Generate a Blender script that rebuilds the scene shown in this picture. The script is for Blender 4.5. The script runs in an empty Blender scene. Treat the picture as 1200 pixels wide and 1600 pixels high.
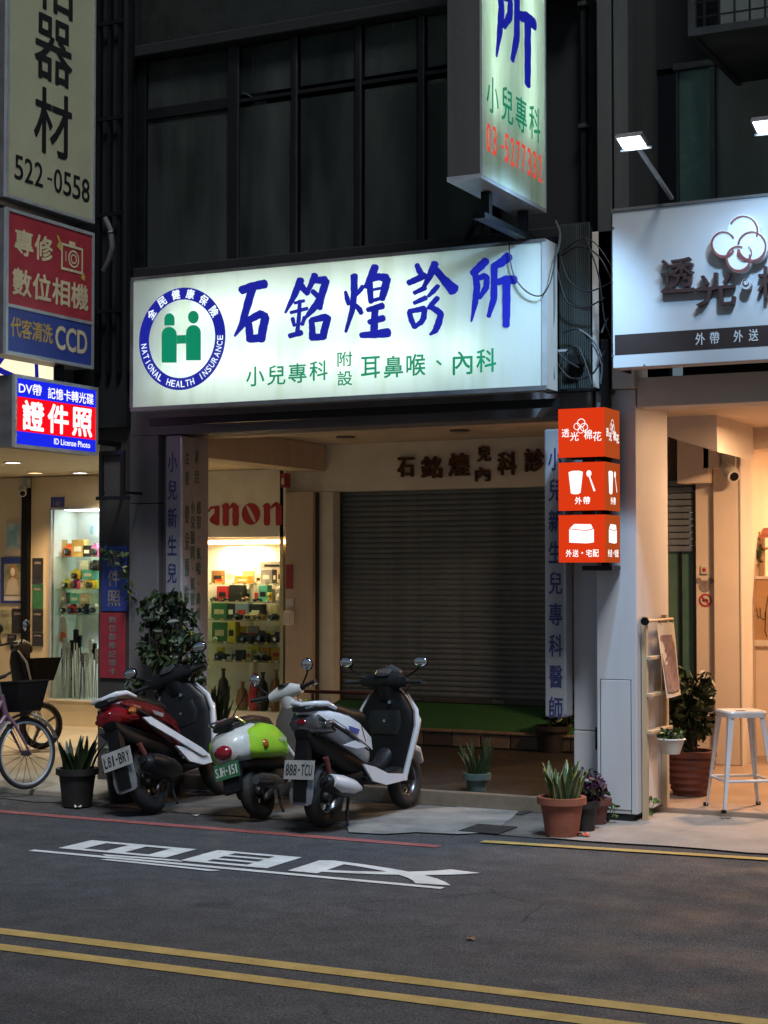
import bpy, bmesh, math, random
from mathutils import Vector, Matrix, Euler
R = math.radians
sc = bpy.context.scene
C = sc.collection
rnd = random.Random(7)

# ------------------------------------------------------------------ camera
CAM_H, YAW, FOC = 1.75, R(26.5), 2609.0
PITCH = math.atan(97 / FOC)
cd = bpy.data.cameras.new('camera'); cam = bpy.data.objects.new('camera', cd); C.objects.link(cam)
cam.location = (0, 0, CAM_H)
cam.rotation_euler = (R(90) + PITCH, 0, YAW)
cd.sensor_fit = 'VERTICAL'; cd.sensor_height = 24.0; cd.lens = 24.0 * FOC / 1600.0
cd.clip_end = 500
sc.camera = cam

# ------------------------------------------------------------------ night sky, street light, exposure
w = bpy.data.worlds.new("World"); sc.world = w; w.use_nodes = True
nt = w.node_tree; bg = nt.nodes['Background']
sky = nt.nodes.new('ShaderNodeTexSky'); sky.sky_type = 'NISHITA'; sky.sun_disc = False
SUN_DIR = Vector((-0.42, 0.55, -1.1)).normalized()      # direction the light travels
sky.sun_elevation = math.asin(-SUN_DIR.z)
sky.sun_rotation = math.atan2(-SUN_DIR.x, -SUN_DIR.y)
nt.links.new(sky.outputs[0], bg.inputs[0]); bg.inputs[1].default_value = 0.0070
sd = bpy.data.lights.new('sun', 'SUN'); sd.energy = 0.48; sd.angle = R(14); sd.color = (0.93, 0.96, 1.0)
so = bpy.data.objects.new('sun', sd); C.objects.link(so)
so.rotation_euler = SUN_DIR.to_track_quat('-Z', 'Y').to_euler()
vs = sc.view_settings; vs.view_transform = 'Standard'; vs.look = 'None'; vs.exposure = 2.0; vs.gamma = 1.0
vs.use_curve_mapping = False
sc.cycles.max_bounces = 8; sc.cycles.diffuse_bounces = 4; sc.cycles.transparent_max_bounces = 12
sc.cycles.sample_clamp_indirect = 3.0
sc.cycles.use_denoising = True

# ------------------------------------------------------------------ a pixel of the 1200x1600 photo -> a point on a plane of the street
_f = Vector((-math.sin(YAW) * math.cos(PITCH), math.cos(YAW) * math.cos(PITCH), math.sin(PITCH)))
_r = Vector((math.cos(YAW), math.sin(YAW), 0))
_u = _r.cross(_f)
def ray(px, py): return _f + _r * ((px - 600) / FOC) + _u * ((800 - py) / FOC)
O = Vector((0, 0, CAM_H))
def onY(px, py, Y): d = ray(px, py); return O + d * (Y / d.y)
def onX(px, py, X): d = ray(px, py); return O + d * (X / d.x)
def onZ(px, py, Z): d = ray(px, py); return O + d * ((Z - CAM_H) / d.z)

# ------------------------------------------------------------------ materials
MATS = {}
def mat(name, col, rough=0.6, metal=0.0, var=0.15, vs_=4.0, bump=0.0, bs=60.0, spec=0.5, coat=0.0, emit=None, es=0.0,
        col2=None, streak=False, trans=0.0, detail=5):
    m = bpy.data.materials.new(name); m.use_nodes = True; MATS[name] = m
    n = m.node_tree.nodes; l = m.node_tree.links; p = n['Principled BSDF']
    p.inputs['Roughness'].default_value = rough; p.inputs['Metallic'].default_value = metal
    p.inputs['Specular IOR Level'].default_value = spec; p.inputs['Coat Weight'].default_value = coat
    p.inputs['Transmission Weight'].default_value = trans
    tc = n.new('ShaderNodeTexCoord'); mp = n.new('ShaderNodeMapping')
    l.new(tc.outputs['Object'], mp.inputs[0])
    if streak: mp.inputs['Scale'].default_value = (1, 1, 0.12)
    c = (*col, 1)
    if var > 0 or col2:
        nz = n.new('ShaderNodeTexNoise'); nz.inputs['Scale'].default_value = vs_; nz.inputs['Detail'].default_value = detail
        nz.inputs['Roughness'].default_value = 0.65
        l.new(mp.outputs[0], nz.inputs['Vector'])
        rp = n.new('ShaderNodeValToRGB')
        b = col2 if col2 else tuple(min(1, x * (1 + var)) for x in col)
        a = col if col2 else tuple(x * (1 - var) for x in col)
        rp.color_ramp.elements[0].position = 0.32; rp.color_ramp.elements[1].position = 0.68
        rp.color_ramp.elements[0].color = (*a, 1); rp.color_ramp.elements[1].color = (*b, 1)
        l.new(nz.outputs['Fac'], rp.inputs[0]); l.new(rp.outputs[0], p.inputs['Base Color'])
        mr = n.new('ShaderNodeMapRange'); mr.inputs[3].default_value = max(0, rough - 0.12); mr.inputs[4].default_value = min(1, rough + 0.12)
        l.new(nz.outputs['Fac'], mr.inputs[0]); l.new(mr.outputs[0], p.inputs['Roughness'])
    else:
        p.inputs['Base Color'].default_value = c
    if bump > 0:
        bz = n.new('ShaderNodeTexNoise'); bz.inputs['Scale'].default_value = bs; bz.inputs['Detail'].default_value = 4
        l.new(tc.outputs['Object'], bz.inputs['Vector'])
        bp = n.new('ShaderNodeBump'); bp.inputs['Strength'].default_value = bump; bp.inputs['Distance'].default_value = 0.01
        l.new(bz.outputs['Fac'], bp.inputs['Height']); l.new(bp.outputs[0], p.inputs['Normal'])
    if emit:
        p.inputs['Emission Color'].default_value = (*emit, 1); p.inputs['Emission Strength'].default_value = es
    return m
def glow(name, col, s):
    m = bpy.data.materials.new(name); m.use_nodes = True; MATS[name] = m
    n = m.node_tree.nodes; n.clear(); e = n.new('ShaderNodeEmission'); o = n.new('ShaderNodeOutputMaterial')
    e.inputs[0].default_value = (*col, 1); e.inputs[1].default_value = s; m.node_tree.links.new(e.outputs[0], o.inputs[0]); return m
def glass(name, tint=(1, 1, 1), refl=0.06, rough=0.02):
    m = bpy.data.materials.new(name); m.use_nodes = True; MATS[name] = m
    n = m.node_tree.nodes; l = m.node_tree.links; n.clear()
    o = n.new('ShaderNodeOutputMaterial'); t = n.new('ShaderNodeBsdfTransparent'); g = n.new('ShaderNodeBsdfGlossy'); mx = n.new('ShaderNodeMixShader')
    f = n.new('ShaderNodeLayerWeight'); f.inputs[0].default_value = 0.12
    mm = n.new('ShaderNodeMath'); mm.operation = 'ADD'; mm.inputs[1].default_value = refl; mm.use_clamp = True
    l.new(f.outputs['Fresnel'], mm.inputs[0])
    t.inputs[0].default_value = (*tint, 1); g.inputs['Roughness'].default_value = rough
    l.new(mm.outputs[0], mx.inputs[0]); l.new(t.outputs[0], mx.inputs[1]); l.new(g.outputs[0], mx.inputs[2]); l.new(mx.outputs[0], o.inputs[0]); return m
def acrylic(name, col, stain=(0.55, 0.6, 0.35), amount=0.5):
    """backlit sign face: translucent white acrylic with rain streaks"""
    m = bpy.data.materials.new(name); m.use_nodes = True; MATS[name] = m
    n = m.node_tree.nodes; l = m.node_tree.links; n.clear()
    o = n.new('ShaderNodeOutputMaterial'); t = n.new('ShaderNodeBsdfTranslucent'); d = n.new('ShaderNodeBsdfDiffuse'); mx = n.new('ShaderNodeMixShader')
    tc = n.new('ShaderNodeTexCoord'); mp = n.new('ShaderNodeMapping'); mp.inputs['Scale'].default_value = (9, 9, 0.9)
    nz = n.new('ShaderNodeTexNoise'); nz.inputs['Scale'].default_value = 1.0; nz.inputs['Detail'].default_value = 6
    rp = n.new('ShaderNodeValToRGB'); rp.color_ramp.elements[0].position = 0.5; rp.color_ramp.elements[1].position = 0.85
    rp.color_ramp.elements[0].color = (*col, 1); rp.color_ramp.elements[1].color = tuple(col[i] * (1 - amount) + col[i] * stain[i] * amount for i in range(3)) + (1,)
    l.new(tc.outputs['Object'], mp.inputs[0]); l.new(mp.outputs[0], nz.inputs['Vector']); l.new(nz.outputs['Fac'], rp.inputs[0])
    l.new(rp.outputs[0], t.inputs[0]); l.new(rp.outputs[0], d.inputs[0]); mx.inputs[0].default_value = 0.35
    l.new(t.outputs[0], mx.inputs[1]); l.new(d.outputs[0], mx.inputs[2]); l.new(mx.outputs[0], o.inputs[0]); return m

def asphalt():
    m = mat('asphalt', (0.058, 0.056, 0.056), 0.85, var=0.0, spec=0.3)
    n = m.node_tree.nodes; l = m.node_tree.links; p = n['Principled BSDF']; tc = n['Texture Coordinate']
    def noise(s, d=4, sc=(1, 1, 1)):
        z = n.new('ShaderNodeTexNoise'); z.inputs['Scale'].default_value = s; z.inputs['Detail'].default_value = d
        k = n.new('ShaderNodeMapping'); k.inputs['Scale'].default_value = sc; l.new(tc.outputs['Object'], k.inputs[0]); l.new(k.outputs[0], z.inputs['Vector']); return z.outputs['Fac']
    def ramp(src, lo, hi, p0, p1):
        r_ = n.new('ShaderNodeMapRange'); r_.inputs[1].default_value = p0; r_.inputs[2].default_value = p1; r_.inputs[3].default_value = lo; r_.inputs[4].default_value = hi; l.new(src, r_.inputs[0]); return r_.outputs[0]
    def op(x, y, o='MULTIPLY'):
        k = n.new('ShaderNodeMath'); k.operation = o; l.new(x, k.inputs[0]); l.new(y, k.inputs[1]); return k.outputs[0]
    v = n.new('ShaderNodeTexVoronoi'); v.inputs['Scale'].default_value = 130; l.new(tc.outputs['Object'], v.inputs['Vector'])
    grain = noise(95, 3)
    f = op(ramp(noise(0.5, 7), 0.88, 1.12, 0.3, 0.7), ramp(grain, 0.45, 1.65, 0.35, 0.7))
    f = op(f, ramp(noise(6, 6), 0.86, 1.12, 0.35, 0.65))
    f = op(f, ramp(noise(1.0, 5, (0.10, 1.6, 1)), 0.86, 1.14, 0.35, 0.65))          # tyre-worn bands along the lane
    f = op(f, ramp(noise(2.6, 6), 1.0, 0.72, 0.64, 0.72))                            # oil and damp patches
    f = op(f, ramp(v.outputs['Color'], 0.55, 1.55, 0.0, 1.0))
    # fine cracks, only here and there
    wv = n.new('ShaderNodeTexVoronoi'); wv.feature = 'DISTANCE_TO_EDGE'; wv.inputs['Scale'].default_value = 0.75
    wm = n.new('ShaderNodeMix'); wm.data_type = 'VECTOR'; wm.inputs[0].default_value = 0.12
    nz = n.new('ShaderNodeTexNoise'); nz.inputs['Scale'].default_value = 3.0; nz.inputs['Detail'].default_value = 6; l.new(tc.outputs['Object'], nz.inputs['Vector'])
    l.new(tc.outputs['Object'], wm.inputs[4]); l.new(nz.outputs['Color'], wm.inputs[5]); l.new(wm.outputs[1], wv.inputs['Vector'])
    crack = ramp(wv.outputs['Distance'], 0.0, 1.0, 0.0, 0.007); keep = ramp(noise(0.45, 2), 1.0, 0.0, 0.60, 0.66)
    f = op(f, op(op(crack, keep, 'MAXIMUM'), ramp(crack, 0.45, 1.0, 0, 1), 'MAXIMUM'))
    mx = n.new('ShaderNodeMix'); mx.data_type = 'RGBA'; mx.blend_type = 'MULTIPLY'; mx.inputs[0].default_value = 1
    mx.inputs[6].default_value = (0.068, 0.068, 0.072, 1); l.new(f, mx.inputs[7]); l.new(mx.outputs[2], p.inputs['Base Color'])
    bp = n.new('ShaderNodeBump'); bp.inputs['Strength'].default_value = 0.7; bp.inputs['Distance'].default_value = 0.007
    l.new(op(grain, v.outputs['Distance']), bp.inputs['Height']); l.new(bp.outputs[0], p.inputs['Normal'])
    l.new(ramp(noise(2.2, 5), 0.62, 0.95, 0.35, 0.6), p.inputs['Roughness'])
    return m
def worn(name, a, b, under=(0.055, 0.053, 0.054), amt=0.60):
    """road paint: chipped down to the asphalt, tyre dirt on top"""
    m = mat(name, a, 0.75, col2=b, vs_=6, bump=0.5, bs=95)
    n = m.node_tree.nodes; l = m.node_tree.links; p = n['Principled BSDF']; tc = n['Texture Coordinate']; src = p.inputs['Base Color'].links[0].from_socket
    z = n.new('ShaderNodeTexNoise'); z.inputs['Scale'].default_value = 22; z.inputs['Detail'].default_value = 10; z.inputs['Roughness'].default_value = 0.7; l.new(tc.outputs['Object'], z.inputs['Vector'])
    r_ = n.new('ShaderNodeMapRange'); r_.inputs[1].default_value = amt; r_.inputs[2].default_value = amt + 0.05; l.new(z.outputs['Fac'], r_.inputs[0])
    mx = n.new('ShaderNodeMix'); mx.data_type = 'RGBA'; mx.inputs[7].default_value = (*under, 1); l.new(r_.outputs[0], mx.inputs[0]); l.new(src, mx.inputs[6]); l.new(mx.outputs[2], p.inputs['Base Color'])
    return m
asphalt()
mat('apron', (0.042, 0.040, 0.038), 0.9, col2=(0.17, 0.16, 0.145), vs_=1.6, bump=0.5, bs=45)
mat('apron_light', (0.14, 0.138, 0.13), 0.85, col2=(0.30, 0.295, 0.28), vs_=2.5, bump=0.3, bs=70)
mat('cafe_apron', (0.24, 0.215, 0.19), 0.85, col2=(0.36, 0.32, 0.29), vs_=2.0, bump=0.35, bs=50)
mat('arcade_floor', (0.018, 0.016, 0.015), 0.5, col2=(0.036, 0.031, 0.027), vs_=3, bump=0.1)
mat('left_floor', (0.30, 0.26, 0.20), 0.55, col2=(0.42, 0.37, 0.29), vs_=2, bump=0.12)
mat('cafe_floor', (0.33, 0.24, 0.18), 0.5, var=0.15, vs_=2)
worn('paint_yellow', (0.38, 0.26, 0.075), (0.54, 0.38, 0.13), amt=0.63)
worn('paint_red', (0.27, 0.075, 0.07), (0.40, 0.12, 0.11), amt=0.60)
worn('paint_white', (0.54, 0.53, 0.51), (0.74, 0.73, 0.70), amt=0.63)
mat('iron', (0.05, 0.047, 0.045), 0.7, metal=0.5, var=0.3, vs_=12)
mat('pillar_grey', (0.15, 0.14, 0.142), 0.7, var=0.14, vs_=2.0, bump=0.12, bs=35, streak=True)
mat('pillar_dark', (0.06, 0.054, 0.05), 0.75, var=0.2, vs_=3, bump=0.15, bs=40)
mat('pillar_white', (0.58, 0.58, 0.60), 0.55, var=0.10, vs_=1.6, streak=True, bump=0.06, bs=30)
mat('plaster_cream', (0.78, 0.77, 0.68), 0.8, var=0.09, vs_=2.5, bump=0.1, bs=40)
mat('plaster_tan', (0.54, 0.46, 0.36), 0.8, var=0.14, vs_=3, bump=0.1, streak=True)
mat('ceiling_tan', (0.60, 0.53, 0.43), 0.85, var=0.12, vs_=2)
mat('shop_wall', (0.62, 0.54, 0.38), 0.7, var=0.06, vs_=2)
mat('cafe_wall', (0.70, 0.58, 0.47), 0.7, var=0.05, vs_=2, bump=0.05, bs=30)
mat('cafe_beam', (0.62, 0.56, 0.50), 0.7, var=0.06, vs_=2)
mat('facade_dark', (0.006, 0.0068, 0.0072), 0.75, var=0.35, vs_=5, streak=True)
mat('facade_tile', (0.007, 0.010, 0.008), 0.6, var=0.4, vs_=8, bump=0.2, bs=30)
mat('column_grey', (0.06, 0.06, 0.058), 0.7, var=0.25, vs_=2.5, streak=True, bump=0.15)
mat('frame_dark', (0.0035, 0.004, 0.005), 0.5, metal=0.3, var=0.3, vs_=6)
mat('frame_alu', (0.06, 0.064, 0.062), 0.45, metal=0.6, var=0.2, vs_=6)
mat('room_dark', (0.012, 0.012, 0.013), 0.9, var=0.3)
mat('curtain', (0.15, 0.165, 0.155), 0.9, var=0.25, vs_=3, streak=True)
def dusty(name, col, amt):
    m = glass(name, (0.8, 0.85, 0.83), 0.0, 0.22); n = m.node_tree.nodes; l = m.node_tree.links
    o = [x for x in n if x.type == 'OUTPUT_MATERIAL'][0]; src = o.inputs[0].links[0].from_socket
    d = n.new('ShaderNodeBsdfDiffuse'); mx = n.new('ShaderNodeMixShader'); tc = n.new('ShaderNodeTexCoord'); z = n.new('ShaderNodeTexNoise'); z.inputs['Scale'].default_value = 1.6; z.inputs['Detail'].default_value = 6
    mp = n.new('ShaderNodeMapping'); mp.inputs['Scale'].default_value = (2, 2, .5); l.new(tc.outputs['Object'], mp.inputs[0]); l.new(mp.outputs[0], z.inputs['Vector'])
    r_ = n.new('ShaderNodeMapRange'); r_.inputs[1].default_value = .3; r_.inputs[2].default_value = .7; r_.inputs[3].default_value = amt * .35; r_.inputs[4].default_value = amt * 1.5; l.new(z.outputs['Fac'], r_.inputs[0])
    d.inputs[0].default_value = (*col, 1); l.new(r_.outputs[0], mx.inputs[0]); l.new(src, mx.inputs[1]); l.new(d.outputs[0], mx.inputs[2]); l.new(mx.outputs[0], o.inputs[0]); return m
dusty('window_glass', (0.062, 0.071, 0.066), 0.58)
glass('case_glass', (0.97, 1, 0.98), 0.01)
glass('shelf_glass', (0.86, 0.95, 0.90), 0.05)
mat('green_glass', (0.07, 0.15, 0.12), 0.25, var=0.25, vs_=2)
mat('shutter', (0.14, 0.172, 0.205), 0.5, metal=0.1, var=0.26, vs_=5, bump=0.1, bs=60)
mat('rail', (0.10, 0.098, 0.09), 0.45, metal=0.5, var=0.15)
mat('turf', (0.02, 0.125, 0.036), 0.95, var=0.3, vs_=30, bump=0.8, bs=160)
mat('step_tile', (0.19, 0.15, 0.11), 0.5, var=0.2, vs_=6)
mat('step_tile_dark', (0.085, 0.07, 0.055), 0.5, var=0.2, vs_=6)
mat('alu', (0.45, 0.47, 0.49), 0.4, metal=0.4, var=0.12, vs_=8)
mat('alu_dark', (0.16, 0.155, 0.155), 0.5, metal=0.4, var=0.25, vs_=6)
mat('sign_side', (0.32, 0.29, 0.25), 0.5, var=0.2, vs_=5, streak=True)
acrylic('acrylic_sign', (0.90, 0.95, 0.91), amount=0.34)
acrylic('acrylic_blade', (0.84, 0.94, 0.86), amount=0.6)
mat('box_inside', (0.8, 0.8, 0.8), 0.9, var=0)
mat('letter_blue', (0.01, 0.015, 0.25), 0.5, var=0, emit=(0.006, 0.010, 0.30), es=0.19)
mat('letter_green', (0.0, 0.2, 0.09), 0.5, var=0, emit=(0.0, 0.17, 0.085), es=0.24)
mat('letter_red', (0.5, 0.03, 0.02), 0.5, var=0, emit=(0.8, 0.05, 0.025), es=0.22)
mat('letter_white_lit', (0.8, 0.8, 0.8), 0.5, var=0, emit=(0.8, 0.92, 0.95), es=0.20)
mat('panel_cream', (0.43, 0.42, 0.29), 0.5, var=0.05, vs_=2)
mat('panel_red', (0.36, 0.035, 0.05), 0.45, var=0.12, vs_=4)
mat('panel_blue', (0.035, 0.06, 0.27), 0.4, var=0.15, vs_=4)
mat('ink_black', (0.012, 0.012, 0.014), 0.5, var=0)
mat('ink_cream', (0.62, 0.52, 0.33), 0.5, var=0.1, vs_=6)
mat('ink_gold', (0.55, 0.36, 0.08), 0.5, var=0.1, vs_=8)
mat('ink_blue', (0.03, 0.035, 0.14), 0.5, var=0.25, vs_=20)
mat('ink_green', (0.03, 0.11, 0.085), 0.55, var=0.25, vs_=20)
mat('ink_white', (0.6, 0.6, 0.6), 0.5, var=0)
mat('ink_red', (0.42, 0.025, 0.03), 0.5, var=0.06)
mat('ink_grey', (0.25, 0.2, 0.18), 0.6, var=0.3, vs_=30)
glow('lit_blue', (0.01, 0.02, 0.75), 0.28)
glow('lit_red', (0.95, 0.005, 0.012), 0.26)
glow('lit_white', (1.0, 0.97, 1.0), 0.30)
glow('lit_cream', (1.0, 0.84, 0.58), 0.30)
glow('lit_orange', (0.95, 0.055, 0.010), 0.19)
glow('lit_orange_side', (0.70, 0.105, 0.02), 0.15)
glow('lit_icon', (1.0, 0.98, 0.96), 0.30)
glow('tube_white', (0.90, 1.0, 0.95), 3.3)
glow('tube_warm', (1.0, 0.60, 0.25), 2.6)
glow('case_light', (0.80, 0.97, 1.0), 1.5)
glow('led', (0.80, 0.90, 1.0), 5.0)
glow('downlight_white', (1.0, 0.93, 0.85), 3.0)
glow('downlight_warm', (1.0, 0.55, 0.25), 2.2)
glow('lamp_warm', (1.0, 0.68, 0.42), 2.0)
mat('sign_white', (0.50, 0.51, 0.53), 0.45, var=0.05, vs_=1.5)
mat('sign_brown', (0.035, 0.022, 0.02), 0.45, var=0.1)
mat('letter_brown', (0.055, 0.028, 0.026), 0.4, var=0.15, vs_=15)
mat('logo_red', (0.22, 0.06, 0.055), 0.5, var=0.25, vs_=25)
mat('bronze', (0.13, 0.062, 0.028), 0.4, metal=0.7, var=0.4, vs_=25, bump=0.3, bs=80)
mat('black_metal', (0.015, 0.015, 0.017), 0.4, metal=0.3, var=0.2)
mat('black_plastic', (0.006, 0.006, 0.0065), 0.5, spec=0.22, var=0.25, vs_=10)
mat('dark_plastic', (0.012, 0.0125, 0.014), 0.42, spec=0.35, var=0.3, vs_=8)
mat('rubber', (0.012, 0.012, 0.012), 0.75, var=0.3, vs_=14, bump=0.2, bs=80)
mat('cable', (0.013, 0.013, 0.014), 0.6, var=0.2)
mat('cable_grey', (0.07, 0.07, 0.07), 0.6, var=0.2)
mat('corrugated', (0.036, 0.044, 0.039), 0.7, var=0.45, vs_=5, streak=True)
mat('scooter_white', (0.62, 0.64, 0.68), 0.3, coat=0.4, var=0.06, vs_=6)
mat('scooter_cream', (0.55, 0.55, 0.52), 0.35, coat=0.4, var=0.12, vs_=10)
mat('scooter_lime', (0.33, 0.62, 0.035), 0.3, coat=0.5, var=0.05, vs_=6)
mat('scooter_red', (0.10, 0.006, 0.010), 0.25, coat=0.6, var=0.12, vs_=6)
mat('scooter_grey', (0.16, 0.165, 0.18), 0.35, coat=0.3, var=0.2, vs_=6)
mat('shield_taupe', (0.085, 0.075, 0.062), 0.55, var=0.15, vs_=8)
mat('seat_vinyl', (0.008, 0.008, 0.008), 0.45, var=0.2, vs_=20, bump=0.15, bs=120)
mat('chrome', (0.7, 0.72, 0.74), 0.12, metal=1.0, var=0.08)
mat('steel', (0.22, 0.22, 0.23), 0.35, metal=0.9, var=0.3, vs_=15)
mat('lens_red', (0.22, 0.005, 0.01), 0.12, coat=0.8, var=0.1, vs_=20)
mat('lens_amber', (0.36, 0.10, 0.02), 0.15, coat=0.6, var=0.1, vs_=20)
mat('lens_smoke', (0.06, 0.06, 0.065), 0.1, coat=0.8, var=0.3, vs_=20)
mat('mirror', (0.85, 0.87, 0.9), 0.03, metal=1.0, var=0)
mat('plate_white', (0.33, 0.33, 0.32), 0.5, var=0.12, vs_=10)
mat('plate_green', (0.03, 0.13, 0.055), 0.5, var=0.12, vs_=10)
mat('bike_purple', (0.22, 0.11, 0.155), 0.35, coat=0.4, var=0.08)
mat('terracotta', (0.29, 0.095, 0.058), 0.75, var=0.22, vs_=7, bump=0.12)
mat('terracotta_dark', (0.13, 0.042, 0.032), 0.6, var=0.3, vs_=7)
mat('pot_black', (0.018, 0.016, 0.016), 0.6, var=0.3, vs_=8)
mat('pot_green', (0.055, 0.09, 0.085), 0.5, var=0.2, vs_=8)
mat('pot_white', (0.62, 0.60, 0.55), 0.5, var=0.08)
mat('soil', (0.02, 0.014, 0.01), 0.95, var=0.4, vs_=30, bump=0.6, bs=60)
mat('leaf_dark', (0.016, 0.030, 0.011), 0.42, var=0.45, vs_=7)
mat('leaf_mid', (0.036, 0.060, 0.017), 0.45, var=0.45, vs_=7)
mat('leaf_yellow', (0.17, 0.17, 0.035), 0.5, var=0.25, vs_=12)
mat('leaf_band', (0.03, 0.075, 0.038), 0.4, col2=(0.085, 0.14, 0.065), vs_=22)
mat('leaf_edge', (0.34, 0.33, 0.10), 0.45, var=0.15, vs_=20)
mat('leaf_purple', (0.055, 0.014, 0.055), 0.5, var=0.5, vs_=10)
mat('leaf_silver', (0.20, 0.23, 0.21), 0.7, var=0.35, vs_=12)
mat('leaf_bright', (0.10, 0.19, 0.03), 0.45, var=0.35, vs_=9)
mat('bark', (0.06, 0.048, 0.036), 0.9, var=0.4, vs_=18, bump=0.4, bs=60)
mat('wood_pale', (0.50, 0.38, 0.24), 0.55, var=0.16, vs_=6, streak=True)
mat('wood_tan', (0.42, 0.25, 0.12), 0.55, var=0.16, vs_=5)
mat('stool_white', (0.62, 0.63, 0.65), 0.35, var=0.06, vs_=8, coat=0.2)
mat('paper', (0.55, 0.50, 0.42), 0.8, var=0.08)
mat('cloth_brown', (0.15, 0.085, 0.075), 0.85, col2=(0.28, 0.17, 0.16), vs_=18)
mat('steel_red', (0.10, 0.022, 0.02), 0.5, var=0.3, vs_=12)
mat('tripod', (0.16, 0.17, 0.17), 0.3, metal=0.6, var=0.4, vs_=20)
mat('board_white', (0.30, 0.30, 0.32), 0.6, var=0.12, vs_=2, streak=True)
mat('board_grey', (0.27, 0.26, 0.28), 0.6, var=0.14, vs_=2, streak=True)
mat('petal_white', (0.74, 0.75, 0.76), 0.5, var=0.04)

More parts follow.
